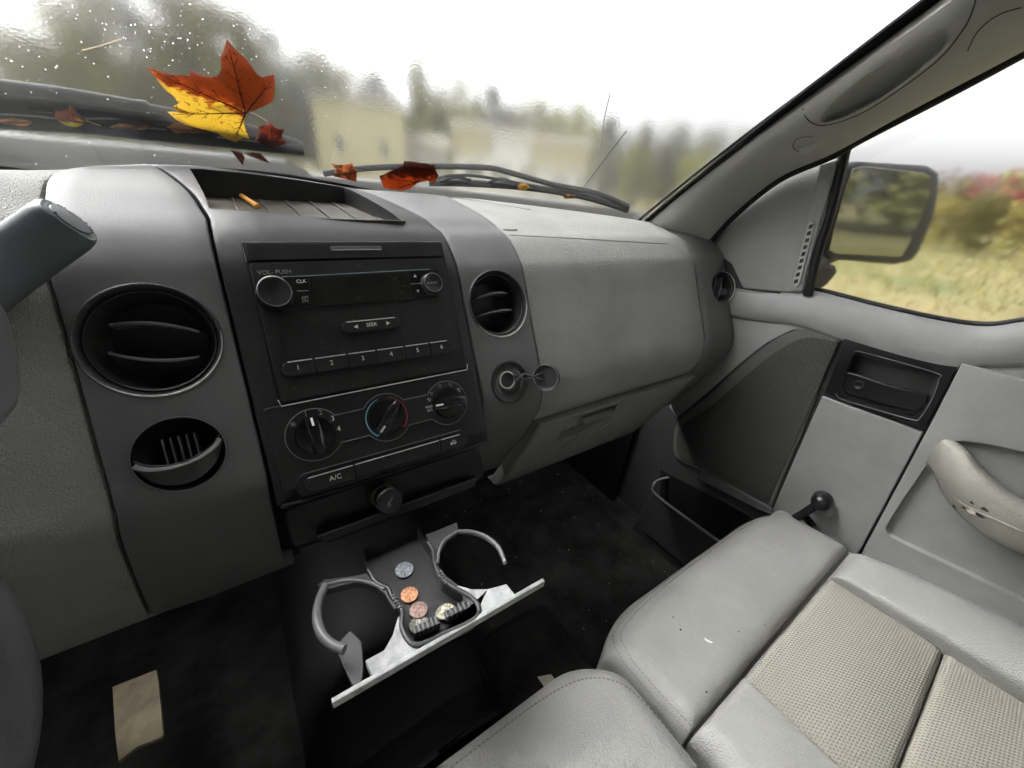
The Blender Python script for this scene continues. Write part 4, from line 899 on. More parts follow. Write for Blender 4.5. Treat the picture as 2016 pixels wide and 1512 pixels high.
M['sw'] = plastic('steering_wheel_vinyl', (.10, .105, .105), .5, 500, .4, .1)
ST = thing('steering_wheel', (-.33, .15, 1.40), 'rim of the steering wheel at the lower left edge', 'steering wheel')
B_ = PX(15, 1300, -.165); wn = Vector((.15, -.85, .5)).normalized(); wr = .19
lf = Vector((-1, 0, 0)); lf = (lf - wn * lf.dot(wn)).normalized(); wc = B_ + lf * wr; _, wu, wv = frame(wn); q0 = wc
ST.location = wc
tube('rim', [wc + (wu * math.cos(t) + wv * math.sin(t)) * (wr) for t in [2 * math.pi * i / 90 for i in range(90)]], .0115, M['sw'], ST, 16, True)
lathe('hub', wc + wn * .02, wn, [(.09, -.03), (.085, .0), (.05, .02), (.0005, .025)], M['dark'], ST, 32, cap=False)
for t in (.2, math.pi - .2, -math.pi / 2): tube('spoke', [wc, wc + wn * (q0 - wc).dot(wn) + (wu * math.cos(t) + wv * math.sin(t)) * wr], .016, M['dark'], ST, 10)
# instrument hood seen as a dark rounded edge
ib = [(-60, 540), (12, 590), (32, 640), (50, 720), (54, 770), (46, 808), (20, 840), (-60, 872)]
cs = thing('column_shroud', (-.25, .42, 1.52), 'dark rounded steering column shroud at the left edge below the lever', 'steering column')
slab('shroud', [PX(x, y, -.152) - Vector((0, 0, 0)) for x, y in ib], (1, 0, 0), .2, M['drawer_armed'], cs, .010, 4)

# ================================================================== WINDSCREEN
WS = thing('windshield', (.115, .6, 1.85), 'wide rain wet windscreen fogged so the view beyond is soft', 'windscreen')
def wpt(x, v_):
    ey, ez = edge(max(-.61, min(.84, x))); kx = (x - .115) / .725
    if x > .84: ey, ez = ey - (x - .84) * .8, ez
    if x < -.61: ey, ez = ey, ez
    b = Vector((x, .97 - .30 * abs(kx) ** 2.2, 1.655 - .0 * kx)); tx = .115 + (x - .115) * .87
    t = Vector((tx, .34 - .22 * kx * kx, 2.04)); p = b.lerp(t, v_); p.z += .012 * math.sin(math.pi * v_); return p
nu, nv = 48, 20; V = []; F = []
for lay in (0, 1):
    for i in range(nu + 1):
        for j in range(nv + 1): V.append(wpt(-.64 + 1.50 * i / nu, -.02 + 1.02 * j / nv) + Vector((0, .0028, .004)) * lay)
m = nv + 1; tot = (nu + 1) * m
for i in range(nu):
    for j in range(nv):
        q = [i * m + j, (i + 1) * m + j, (i + 1) * m + j + 1, i * m + j + 1]; F.append(q[::-1]); F.append([k + tot for k in q])
for i in range(nu): F.append([i * m, (i + 1) * m, (i + 1) * m + tot, i * m + tot]); F.append([i * m + nv, (i + 1) * m + nv, (i + 1) * m + nv + tot, i * m + nv + tot])
for j in range(nv): F.append([j, j + 1, j + 1 + tot, j + tot]); F.append([nu * m + j, nu * m + j + 1, nu * m + j + 1 + tot, nu * m + j + tot])
glass = mk('glass', V, F, M['wglass'], WS, smooth=40)
GB = bvh_of([glass])
def ONG(px, py, o=.012):
    r = ray(px, py).normalized(); h = GB.ray_cast(CAM, r)
    p = h[0] if h[0] is not None else PY(px, py, .9); return p + Vector((0, .57, .82)) * o
ps = []; q = random.Random(9)
for i in range(700):
    if q.random() < .6: x = q.uniform(-20, 1350); y = (20 + .21 * x) + q.gauss(0, 55)
    else: x = q.uniform(-20, 1500); y = q.uniform(-10, 400)
    r_ = .00035 + .0006 * q.random() ** 2; c = ONG(x, y, .0033); wnn = Vector((0, .57, .82)); 
    ps.append(lathe_geo(c, wnn, [(r_, -.0002), (r_ * .8, r_ * .35), (r_ * .3, r_ * .52)], 7))
V, F = join(ps); dr = mk('raindrops', V, F, M['drop'], WS, smooth=60); dr['kind'] = 'stuff'
# black ceramic border along the bottom and right side, just inside the glass
def border(name, P, wv_, wid, th=.003):
    V = []; F = []
    for p, wd in zip(P, wv_): V += [p, p + wd * wid, p + wd * wid - Vector((0, .0016, .0025)), p - Vector((0, .0016, .0025))]
    n = len(P)
    for i in range(n - 1):
        for k in range(4): F.append([i * 4 + k, (i + 1) * 4 + k, (i + 1) * 4 + (k + 1) % 4, i * 4 + (k + 1) % 4])
    F += [[0, 1, 2, 3], [(n - 1) * 4 + k for k in (3, 2, 1, 0)]]
    return mk(name, V, F, M['frit'], WS, smooth=60)
FR_ = [(-120, 312), (0, 318), (60, 326), (110, 329), (180, 322), (250, 320), (370, 321), (480, 327), (600, 342), (700, 361), (760, 371), (850, 381), (1000, 396), (1150, 414), (1240, 428), (1275, 430)]
FRs = spline([Vector((x, y, 0)) for x, y in FR_], 4)
border('border', [ONG(p.x, p.y, -.0065) for p in FRs], [(ONG(p.x, p.y + 14, -.0065) - ONG(p.x, p.y, -.0065)).normalized() for p in FRs], .05)
vs_ = [i / 24 for i in range(25)]
border('border', [wpt(.86, v_) - Vector((0, .003, .003)) for v_ in vs_], [Vector((-1, 0, 0))] * 25, .045)
border('border', [wpt(-.64, v_) - Vector((0, .003, .003)) for v_ in vs_], [Vector((1, 0, 0))] * 25, .035)
tag(slab('windshield_header', [(-.58, .33, 2.03), (.115, .40, 2.03), (.80, .30, 2.03), (.80, .16, 2.03), (.115, .18, 2.035), (-.58, .16, 2.03)], (0, 0, -1), .05, M['headliner'], bev=.01), kind='structure')

# ================================================================== A-PILLAR
PL = thing('windshield_pillar', (.86, .45, 1.78), 'grey plastic windscreen pillar trim with a long grab recess', 'pillar')
# stations: left (glass side) px, right (door side) px
stn = [((1266, 440), .835, (1392, 478), .93), ((1330, 385), .825, (1440, 425), .925), ((1400, 330), .815, (1530, 352), .92), ((1500, 254), .80, (1640, 302), .915), ((1600, 183), .79, (1760, 236), .905), ((1720, 97), .775, (1880, 172), .90), ((1850, 2), .76, (2016, 100), .89), ((1990, -110), .74, (2180, 10), .875)]
rows = []
for a_, xa, b_, xb in stn:
    A_ = PX(*a_, xa); B_ = PX(*b_, xb); mid = A_.lerp(B_, .5); out_ = (CAM - mid).normalized(); W_ = (B_ - A_)
    row = []
    for k in range(13):
        t = k / 12; t2 = t ** .72; bul = .040 * math.sin(math.pi * t2) ** .8
        row.append(A_ + W_ * t + out_ * bul)
    row += [B_ - out_ * .03 + W_ * .02, A_ - out_ * .03]
    rows.append(row)
# smooth between stations
den = []
for k in range(15):
    den.append(spline([r[k] for r in rows], 6))
nr = len(den[0]); V = [den[k][i] for i in range(nr) for k in range(15)]; F = []
for i in range(nr - 1):
    for k in range(15): F.append([i * 15 + k, (i + 1) * 15 + k, (i + 1) * 15 + (k + 1) % 15, i * 15 + (k + 1) % 15])
F += [list(range(15))[::-1], [(nr - 1) * 15 + k for k in range(15)]]
pil = mk('pillar_trim', V, F, M['pillar'], PL, smooth=60)
PB = bvh_of([pil])
def ONP(px, py, o=0):
    r = ray(px, py).normalized(); h = PB.ray_cast(CAM, r); p = h[0] if h[0] is not None else PX(px, py, .88); return p - r * o
# grab recess: real scoop cut into the trim
spx = [(1612, 238), (1640, 200), (1700, 150), (1790, 95), (1850, 58), (1876, 62), (1868, 84), (1840, 112), (1760, 175), (1690, 218), (1640, 240)]
cr_ = spline([ONP(x, y, .004) for x, y in spx], 4, True); cdir = -(ray(1750, 150).normalized())
ctr = sum(cr_, Vector()) / len(cr_); sh_ = (ONP(1800, 140) - ONP(1760, 100)) * .6
V = [p for p in cr_] + [p.lerp(ctr + sh_, .10) - cdir * .022 for p in cr_] + [p.lerp(ctr + sh_, .5) - cdir * .034 for p in cr_]; n = len(cr_)
F = [list(range(n))] + [[i, (i + 1) % n, n + (i + 1) % n, n + i] for i in range(n)] + [[n + i, n + (i + 1) % n, 2 * n + (i + 1) % n, 2 * n + i] for i in range(n)] + [list(range(2 * n, 3 * n))[::-1]]
cutwith(pil, V, F)
def pline(px, r, mat, name, o=0.0003, closed=False): return tube(name, spline([ONP(x, y, o) for x, y in px], 6, closed), r, mat, PL, 6, closed)
pline([(1580, 213), (1588, 233), (1605, 245), (1630, 246), (1690, 226), (1760, 184), (1845, 120), (1895, 60), (1915, 20), (1922, -8)], .0007, M['seamblack'], 'seam')
pline([(1630, 241), (1690, 222), (1765, 175), (1840, 116), (1868, 86)], .0007, M['bead'], 'lip')
lathe('clip_cover', ONP(1590, 288, .0004), -(ray(1590, 288).normalized()), [(.0125, -.004), (.0125, -.0002), (.0119, .0), (.0005, .0)], M['pillar'], PL, 30, cap=False)
pline([(1577, 300), (1562, 292), (1564, 278), (1580, 270), (1600, 270)], .0005, M['seamblack'], 'clip_gap')
pline([(1905, 100), (1925, 62), (1965, 30), (2010, 15)], .0006, M['seamblack'], 'seam')
# dark rubber weather strip along the glass edge and along the door opening
tube('weather_strip', spline([PX(x, y, xx_) + Vector((0, .012, 0)) for (x, y), xx_ in (((1262, 437), .835), ((1400, 326), .815), ((1600, 178), .79), ((1850, -3), .76), ((1990, -113), .74))], 6), .0035, M['seal'], PL, 8)
tube('weather_strip', spline([PX(x, y, xx_) for (x, y), xx_ in (((1392, 484), .945), ((1440, 430), .94), ((1530, 356), .94), ((1640, 306), .94), ((1700, 272), .94), ((1880, 178), .93), ((2016, 104), .92), ((2180, 12), .90))], 6), .0075, M['seal'], PL, 8)

# ================================================================== PASSENGER DOOR
XDOOR = .96
DO = thing('passenger_door', (XDOOR, -.1, 1.1), 'grey passenger door with speaker grille, crank window and padded armrest', 'door')
belt = [(.52, 1.527), (.443, 1.528), (.36, 1.540), (.311, 1.550), (.20, 1.546), (.11, 1.546), (.06, 1.553), (.02, 1.575), (-.05, 1.600), (-.25, 1.605), (-.75, 1.605)]
bs = spline([Vector((0, y, z)) for y, z in belt], 6)
# upper trim: rounded rail below the window
rows = []
crs = [(.026, .004), (.014, .008), (.003, .005), (-.007, -.010), (-.013, -.033), (-.012, -.052), (-.005, -.066), (.02, -.068)]
for p in bs: rows.append([Vector((XDOOR + dx, p.y, p.z + dz)) for dx, dz in [(a.x, a.y) for a in spline([Vector((q[0], q[1], 0)) for q in crs], 3)]])
m = len(rows[0]); V = [p for r in rows for p in r]; F = [[i * m + j, (i + 1) * m + j, (i + 1) * m + (j + 1) % m, i * m + (j + 1) % m] for i in range(len(rows) - 1) for j in range(m)]
F += [list(range(m)), [(len(rows) - 1) * m + j for j in range(m)][::-1]]
mk('upper_trim', V, F, M['door'], DO, smooth=60)
def DP(px, o=0.0, x=XDOOR): return [PX(a, b, x - o) for a, b in px]
base = slab('door_panel', [(XDOOR, .66, .74), (XDOOR, .66, 1.50), (XDOOR, -.75, 1.55), (XDOOR, -.75, .74)], (-1, 0, 0), .03, M.setdefault('door_dk', plastic('shaded_door_plastic', (.05, .05, .049), .5, 600, .2, .08)), DO, 0)  # dark colour stands in for the shade under the dash
# speaker surround and grille
so_px = [(1660, 650), (1600, 644), (1560, 652), (1510, 678), (1455, 722), (1390, 780), (1335, 828), (1325, 880), (1335, 905), (1380, 928), (1518, 1002)]
slab('upper_panel', DP([(1400, 560), (1590, 590), (1892, 672), (2016, 690), (2260, 690), (2260, 815), (2016, 760), (1892, 726), (1664, 655), (1600, 643), (1558, 650), (1508, 676), (1453, 719), (1388, 777), (1332, 824), (1318, 800), (1380, 700)], .004), (-1, 0, 0), .004, M['door'], DO, .001)
slab('speaker_surround', [p for p in spline(DP(so_px[:-1], .006), 4)] + DP(so_px[-1:], .006), (-1, 0, 0), .006, M.setdefault('door_mid', plastic('mid_surround_plastic', (.12, .12, .115), .5, 600, .2, .08)) if 1 else M['door_dk'] if 'door_dk' in M else M.setdefault('door_dk', plastic('shaded_door_plastic', (.05, .05, .049), .5, 600, .2, .08)), DO, .003)  # surround grey lowered to stand in for shadow there
gr_px = [(1652, 672), (1600, 664), (1568, 670), (1520, 698), (1462, 745), (1400, 800), (1340, 842), (1331, 882), (1341, 903), (1382, 922), (1512, 990)]
slab('speaker_grille', [p for p in spline(DP(gr_px[:-1], .009), 4)] + DP(gr_px[-1:], .009), (-1, 0, 0), .003, M['grille'], DO, .002)
# insert and handle
slab('insert_panel', DP([(1618, 780), (1817, 851), (1694, 1082), (1660, 1130), (1480, 1080), (1522, 1000)], .007), (-1, 0, 0), .007, M['door'], DO, .002)
rp_ = slab('rear_panel', DP([(1893, 716), (2016, 748), (2250, 805), (2250, 1600), (1560, 1380), (1700, 1082), (1823, 852)], .016), (-1, 0, 0), .016, M['door'], DO, .002)
cutwith(rp_, *slabgeo([Vector((XDOOR - .05, p.y, p.z)) for p in spline(DP([(1836, 900), (1790, 965), (1748, 1030), (1746, 1046), (1762, 1062), (1840, 1100), (2016, 1185), (2180, 1260), (2230, 1250), (2240, 1000), (2200, 960), (2016, 890), (1870, 868)], .016), 4, True)], (-1, 0, 0), .048)); bevel(rp_, .006, 3)
hb_ = slab('handle_bezel', DP([(1664, 660), (1888, 718), (1818, 848), (1622, 775)], .010), (-1, 0, 0), .010, M['black'], DO, .002)
cutwith(hb_, *slabgeo(DP([(1682, 697), (1695, 696), (1830, 733), (1843, 746), (1836, 775), (1806, 815), (1795, 822), (1664, 780), (1655, 768), (1660, 745), (1674, 703)], .02), (-1, 0, 0), .04))
cutwith(base, *slabgeo(DP([(1675, 700), (1843, 742), (1800, 818), (1656, 768)], .02), (-1, 0, 0), .04))
slab('handle_cup', DP([(1675, 696), (1845, 738), (1802, 822), (1652, 770)], -.022), (-1, 0, 0), .004, M['black'], hb_)
pz_ = slab('handle_lever', DP([(1659, 731), (1680, 735), (1740, 755), (1829, 778), (1825, 800), (1803, 814), (1700, 785), (1652, 765), (1650, 750)], .008), (-1, 0, 0), .010, M['black'], hb_, .003)
lathe('lever_button', PX(1690, 758, XDOOR - .009), (-1, 0, 0), [(.0085, -.002), (.0085, .0008), (.0075, .0012), (.004, -.0002), (.0005, -.0006)], M['knob'], hb_, 28, cap=False)
tube('recess_edge', spline(DP([(1645, 775), (1660, 787), (1730, 808), (1795, 826), (1812, 822), (1835, 785), (1848, 748), (1838, 733), (1700, 694), (1684, 693)], .0105), 5), .0009, M['rim2'], hb_, 6)
# window crank
ck = lathe('window_crank', PX(1618, 1000, XDOOR - .006), (-1, 0, 0), [(.022, 0), (.018, .006), (.013, .012), (.0005, .013)], M['door'], DO, 36, cap=False)
tube('crank_arm', [PX(1600, 1035, .935), PX(1580, 1010, .930), PX(1600, 1000, .925), PX(1612, 990, .920)], .008, M['black'], ck, 10)
tube('crank_arm', [PX(1614, 990, .921), PX(1580, 1012, .915), PX(1540, 1035, .912)], .0085, M['black'], ck, 10)
c_ = PX(1616, 990, .918); lathe('crank_boss', c_, (-1, -.15, .25), [(.0185, -.030), (.0180, -.006), (.0168, .002), (.0125, .009), (.0065, .0125), (.0003, .0132)], M['black'], ck, 32, cap=False)
# armrest
ap = [((1840, 880), .952), ((1868, 905), .935), ((1905, 955), .915), ((1960, 1003), .902), ((2030, 1040), .898), ((2140, 1080), .896), ((2300, 1130), .896)]
rows = []
for (x_, y_), xx_ in ap:
    c_ = PX(x_, y_, xx_); rows.append(c_)
rc_ = spline(rows, 7); V = []; F = []; n = 22
for i, p in enumerate(rc_):
    t = i / (len(rc_) - 1); g_ = min(1, .35 + (t * 14) ** .5 * .4 if t < .06 else .72 + (t - .06) * 1.6)
    for k in range(n):
        a_ = 2 * math.pi * k / n; ex = .027 * g_; hz = .035 * g_; cx_ = math.cos(a_); sz_ = math.sin(a_)
        V.append(p + Vector((ex * cx_ * (abs(cx_) ** -.2 if abs(cx_) > .01 else 1) * .9, 0, hz * sz_ * (1.0 if sz_ > 0 else 1.25))))
for i in range(len(rc_) - 1):
    for k in range(n): F.append([i * n + k, i * n + (k + 1) % n, (i + 1) * n + (k + 1) % n, (i + 1) * n + k])
F += [list(range(n)), [(len(rc_) - 1) * n + k for k in range(n)][::-1]]
M['arm'] = plastic('worn_armrest_vinyl', (.27, .268, .238), .5, 330, .35, .30, kind='leather', dcol=(.33, .31, .26))
am = mk('armrest', V, F, M['arm'], DO, smooth=60); AB = bvh_of([am])
def ONA(px, py, o=0):
    r = ray(px, py).normalized(); h = AB.ray_cast(CAM, r); p = h[0] if h[0] is not None else PX(px, py, .9); return p - r * o
tube('armrest_seam', spline([ONA(x, y, .0002) for x, y in [(1822, 908), (1850, 948), (1885, 985), (1925, 1008), (1975, 1030), (2014, 1048)]], 5), .0016, M['arm'], am, 6)
for (x_, y_), rr, mt in (((1921, 1008), .006, 'wearlite'), ((1880, 997), .0025, 'rubber'), ((1900, 1000), .0022, 'rubber'), ((1932, 1014), .0035, 'rubber'), ((1940, 1002), .003, 'rubber'), ((1915, 990), .002, 'rubber')):
    if mt == 'wearlite' and mt not in M: M[mt] = plastic('bare_foam', (.45, .36, .30), .9, 200, .3, .2)
    c_ = ONA(x_, y_, .0004); nn_ = -(ray(x_, y_).normalized()); a_, u_, v_ = frame(nn_)
    pts = [c_ + (u_ * math.cos(t) * 1.5 + v_ * math.sin(t)) * rr * (.7 + .6 * R_.random()) for t in [2 * math.pi * i / 12 for i in range(12)]]; slab('worn_spot', pts, nn_, .0006, M[mt], am)
# moulded pocket line under the armrest
# map pocket: box standing off the door, open on top
def bd(pts_): return [PX(a, b, .90) for a, b in pts_]
r0_, r1_ = PX(1284, 970, .905), PX(1500, 1128, .905)
dirr = (r1_ - r0_).normalized(); r1_ = r0_ + dirr * 1.2
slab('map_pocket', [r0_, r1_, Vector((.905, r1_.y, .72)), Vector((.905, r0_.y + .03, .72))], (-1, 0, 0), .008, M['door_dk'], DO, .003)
tube('pocket_rim', spline([PX(1318, 940, .955), PX(1298, 945, .935), PX(1288, 955, .912), r0_ + dirr * .03, r0_ + dirr * .3, r1_], 6), .0042, M['door_dk2'] if 'door_dk2' in M else M.setdefault('door_dk2', plastic('pocket_lip_grey', (.14, .14, .138), .45, 500, .1, .1)), DO, 10)
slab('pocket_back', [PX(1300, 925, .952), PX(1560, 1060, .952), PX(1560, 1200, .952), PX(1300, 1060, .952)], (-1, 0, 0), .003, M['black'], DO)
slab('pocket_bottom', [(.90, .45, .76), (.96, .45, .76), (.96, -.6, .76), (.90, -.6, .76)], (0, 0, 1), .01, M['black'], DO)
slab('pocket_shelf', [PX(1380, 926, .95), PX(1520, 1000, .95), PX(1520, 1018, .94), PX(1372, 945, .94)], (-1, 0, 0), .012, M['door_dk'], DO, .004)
# black window seal and frame
seal_px = [(1672, 285), (1664, 300), (1655, 340), (1632, 430), (1610, 500), (1596, 560), (1590, 582)]
tube('window_seal', spline([PX(x, y, .957) for x, y in seal_px], 5), .0085, M['seal'], DO, 8)
tube('window_seal', spline([Vector((XDOOR + .020, p.y, p.z + .010)) for p in bs if p.y < .32], 2), .005, M['seal'], DO, 8)
slab('front_filler', [(.958, .80, 1.0), (.958, .80, 1.66), (.958, .52, 1.63), (.958, .36, 1.56), (.958, .36, 1.45), (.958, .80, 1.40)][1:], (-1, 0, 0), .03, M['door_dk'], DO)  # shadow beside the dash end put into the dark colour
# sail panel with defroster slots
sail = slab('sail_panel', [PX(x, y, .956) for x, y in [(1375, 478), (1405, 436), (1490, 376), (1550, 340), (1622, 306), (1652, 300), (1640, 352), (1615, 440), (1590, 530), (1578, 578), (1530, 574), (1462, 568), (1440, 520)]], (-1, 0, 0), .02, M['door'], DO, .003)
rs_ = slab('sail_ridge', [PX(x, y, .950) for x, y in [(1612, 322), (1650, 312), (1640, 352), (1615, 440), (1590, 530), (1580, 575), (1552, 572), (1572, 500), (1592, 420), (1606, 360)]], (-1, 0, 0), .01, M['door'], DO, .004)
slab('vent_frame', [PX(x, y, .9475) for x, y in [(1597, 434), (1603, 438), (1603, 450), (1574, 560), (1568, 566), (1561, 562), (1562, 550), (1590, 440)]], (-1, 0, 0), .004, M['pillar'], rs_, .0015)
for k in range(9):
    t = k / 8; x_, y_ = 1597 - 29 * t, 446 + 108 * t
    slab('slot', [PX(a, b, .9472) for a, b in [(x_ - 4, y_ - 3), (x_ + 4, y_ - 5), (x_ + 2, y_ + 3), (x_ - 6, y_ + 5)]], (-1, 0, 0), .001, M['black'], rs_, .0004)
dg_ = slab('window_glass', [(.984, .42, 1.50), (.984, .345, 1.86), (.978, .10, 1.96), (.972, -.75, 1.99), (.984, -.75, 1.50)], (-1, 0, 0), .004, M['dglass'], DO)
# rear door frame above the window beyond the picture
tube('upper_frame', [PX(2180, 5, .93), Vector((.93, -.25, 2.02)), Vector((.93, -.8, 2.03))], .03, M['door'], DO, 10)
slab('rear_quarter', [(.96, -.74, .74), (.96, -.74, 2.04), (.96, -1.27, 2.04), (.96, -1.27, .74)], (-1, 0, 0), .03, M['door'], DO)
slab('kick_panel', [(.945, .95, .72), (.945, .62, .72), (.945, .60, 1.50), (.945, .95, 1.60)], (-1, 0, 0), .02, M['black'], D)  # black colour replaces the missing shade in the footwell

# ================================================================== SIDE MIRROR
ym = .34
MR = thing('side_mirror', PY(1740, 420, ym), 'black wing mirror beaded with rain outside the passenger window', 'mirror')
mo = [(1660, 345), (1672, 325), (1700, 318), (1770, 322), (1832, 326), (1852, 338), (1851, 374), (1842, 425), (1812, 496), (1796, 516), (1764, 522), (1640, 511), (1626, 498), (1632, 465)]
MN = Vector((-.22, -1, 0)).normalized()
def PM(px, py, o=0):
    r = ray(px, py); q = PY(1740, 420, ym) + MN * o; return CAM + r * ((q - CAM).dot(MN) / r.dot(MN))
hs_m = slab('housing', [PM(x, y) for x, y in mo], MN, .07, M['rubber'], MR, .010, 4)
slab('mirror_glass', [PM(x, y, .0025) for x, y in [(1668, 362), (1680, 332), (1700, 327), (1820, 340), (1834, 350), (1828, 392), (1790, 480), (1775, 506), (1645, 499), (1633, 492), (1640, 460)]], MN + Vector((.02, 0, .02)), .002, M['mirror'], MR, .001)
slab('spotter_housing', [PM(x, y, .01) for x, y in [(1610, 520), (1648, 522), (1652, 535), (1630, 562), (1612, 574), (1592, 575)]], MN, .05, M['rubber'], MR, .008, 3)
tube('mirror_arm', [PM(1640, 500, -.03), PM(1612, 512, -.03), Vector((1.0, .36, 1.58))], .02, M['rubber'], MR, 12)

# ================================================================== HOOD, WIPERS
HD = thing('truck_hood', (.1, 1.6, 1.60), 'silver grey truck bonnet edge just beyond the wipers', 'bonnet')
hx = [-.9, -.5, -.40, -.36, -.2, .0, .13, .165, .178, .25, .5, .8, 1.05, 1.2]
def hz_(x): 
    if x < .13 and x > -.36: return 1.712
    if x < .178 and x >= .13: return 1.712 - (x - .13) / .048 * .022
    if x <= -.36 and x > -.42: return 1.69 + (x + .42) / .06 * .022
    return 1.688 - .03 * max(0, x - .2) ** 1.3 if x > 0 else 1.685
V = []; F = []
ys = [1.09, 1.10, 1.16, 1.5, 2.0, 2.45, 2.5]; dzs = [-.05, 0, .004, .0, -.03, -.10, -.3]
for x in hx:
    for y, dz in zip(ys, dzs): V.append((x, y - .25 * max(0, abs(x - .115) - .3) ** 1.5, hz_(x) + dz))
m = len(ys)
for i in range(len(hx) - 1):
    for j in range(m - 1): F.append([i * m + j, (i + 1) * m + j, (i + 1) * m + j + 1, i * m + j + 1])
hood = mk('hood_panel', V, F, M['hood'], HD, smooth=30); sm_ = hood.modifiers.new('s', 'SOLIDIFY'); sm_.thickness = .01; sm_.offset = -1
box('cowl', (.115, 1.03, 1.585), 1.6, .12, .06, M['rubber'], HD, .01)

def wiper(name, label, spine, blade, parent_mat='rubber', arms=(), thick=.006, body=None):
    W_ = thing(name, ONG(*spine[len(spine) // 2]), label, 'windscreen wiper', 'windscreen wipers')
    tube('blade', spline([ONG(x, y, .016) for x, y in blade], 5), thick, M['rubber'], W_, 8, sq=1.2)
    tube('blade_frame', spline([ONG(x, y, .024 if len(body or ()) else .013) for x, y in spine], 5), thick * .9, M['wiperm'], W_, 8)
    if body: slab('blade_cover', [ONG(x, y, .019) for x, y in body], (0, -.57, -.82), .010, M['rubber'], W_, .003)
    for a_ in arms: tube('bridge', spline([ONG(x, y, .015) for x, y in a_], 4), .0035, M['wiperm'], W_, 6)
    return W_
M['wiperm'] = plastic('wet_black_metal', (.010, .0105, .011), .6, 0, 0, .4, spec=.15, dscale=40)
W1 = wiper('wiper', 'long wiper littered with leaves across the left half of the screen', [(-80, 196), (0, 204), (120, 216), (210, 228), (265, 236), (300, 240)], [(-80, 250), (0, 256), (150, 264), (300, 279), (450, 293), (600, 308)], arms=([(60, 232), (180, 240), (300, 255), (420, 280)],), thick=.0085, body=[(-80, 192), (0, 197), (130, 212), (265, 234), (280, 242), (420, 260), (500, 274), (600, 303), (600, 311), (450, 296), (300, 281), (150, 266), (0, 260), (-80, 256)])
tube('arm', spline([ONG(x, y, .027) for x, y in [(-100, 190), (0, 207), (140, 222), (240, 238), (330, 250), (400, 268)]], 5), .006, M['rubber'], W1, 10)
for k, pl_ in enumerate(([(0, 240), (60, 243), (110, 248)], [(75, 233), (105, 236)], [(170, 248), (235, 247)], [(255, 262), (330, 268)], [(430, 282), (520, 292), (596, 306)])):
    tube('wiper_glint', spline([ONG(x, y, .0125) for x, y in pl_], 4), .0012, M['rim'], W1, 5)  # thin grey lines painted as highlights on the wiper
W2 = wiper('wiper', 'short arched wiper resting along the lower right of the screen', [(640, 352), (700, 343), (780, 338), (870, 337), (965, 340), (1010, 350), (1090, 372), (1180, 390), (1240, 415)], [(848, 371), (920, 372), (1020, 378), (1100, 388), (1170, 402), (1240, 424)], arms=([(866, 362), (888, 357), (935, 357), (990, 365), (1060, 378)], [(870, 368), (900, 360), (930, 366)], [(960, 372), (990, 363), (1015, 372)]), thick=.0062)

# ================================================================== LEAVES
def leaf(px, base, tips, label, ca, cb, tone, o=.0055, group='fallen leaves on the windscreen', stem=None, curl=.0012, place=None):
    trans = .15 if o == .0075 else .5
    plc = place or (lambda x, y, oo: ONG(x, y, oo)); P = [plc(x, y, o + curl * math.sin(i * 1.3)) for i, (x, y) in enumerate(px)]; nf = len(P)
    nn_ = (P[nf // 3] - P[0]).cross(P[2 * nf // 3] - P[0]).normalized()
    b0 = plc(base[0], base[1], o); me = bpy.data.meshes.new('leaf')
    bm = bmesh.new(); vs = [bm.verts.new(p) for p in P]; f = bm.faces.new(vs); bmesh.ops.triangulate(bm, faces=[f]); bmesh.ops.subdivide_edges(bm, edges=bm.edges, cuts=2, use_grid_fill=True)
    bmesh.ops.triangulate(bm, faces=bm.faces)
    for v_ in bm.verts: v_.co += nn_ * (.0016 * noise.noise(v_.co * 60))
    ret = bmesh.ops.extrude_face_region(bm, geom=bm.faces[:]); 
    for g_ in ret['geom']:
        if isinstance(g_, bmesh.types.BMVert): g_.co += nn_ * .0004
    bmesh.ops.recalc_face_normals(bm, faces=bm.faces)
    bm.to_mesh(me); bm.free(); at = me.attributes.new('tone', 'FLOAT', 'POINT')
    inv = ROT.inverted()
    def proj(p): q = inv @ (p - CAM); return 1008 + FPX * q.x / -q.z, 756 - FPX * q.y / -q.z
    for i, v_ in enumerate(me.vertices): at.data[i].value = tone(*proj(v_.co))
    mt = leafmat('leaf_' + label.split()[0], ca, cb, trans); ob = link('maple_leaf', me, mt, None, smooth=50); tag(ob, label, 'leaf', group)
    vm = M.setdefault('vein_dark', plastic('leaf_vein', (.10, .035, .02), .6, 0, 0, .1)); ps = []
    for t_ in tips:
        q = plc(t_[0], t_[1], o); tc_ = nn_ * (.0006 if nn_.y < 0 else -.0006)
        ps.append(tube_geo([b0 + tc_, b0.lerp(q, .5) + tc_ * 2, b0.lerp(q, .93) + tc_], lambda t: .0013 * (1 - .7 * t), 5))
        for fr in (.3, .5, .7):
            m_ = b0.lerp(q, fr); d_ = (q - b0); sd = nn_.cross(d_).normalized() * d_.length * .16 * (1.1 - fr)
            for s_ in (-1, 1): ps.append(tube_geo([m_ + tc_, m_ + d_ * .13 + sd * s_ + tc_], .0005, 4))
    V, F = join(ps); mk('veins', V, F, vm, ob, smooth=0)
    if stem: tube('stem', spline([plc(x, y, o + .003) for x, y in stem], 4), .0007, M.setdefault('stemm', plastic('leaf_stem', (.55, .42, .25), .6, 0, 0, .1)), ob, 6)
    return ob
def z1(pts): return [(x / 2.88, y / 2.88) for x, y in pts]
def z2(pts): return [(600 + x / 2.88, 150 + y / 2.88) for x, y in pts]
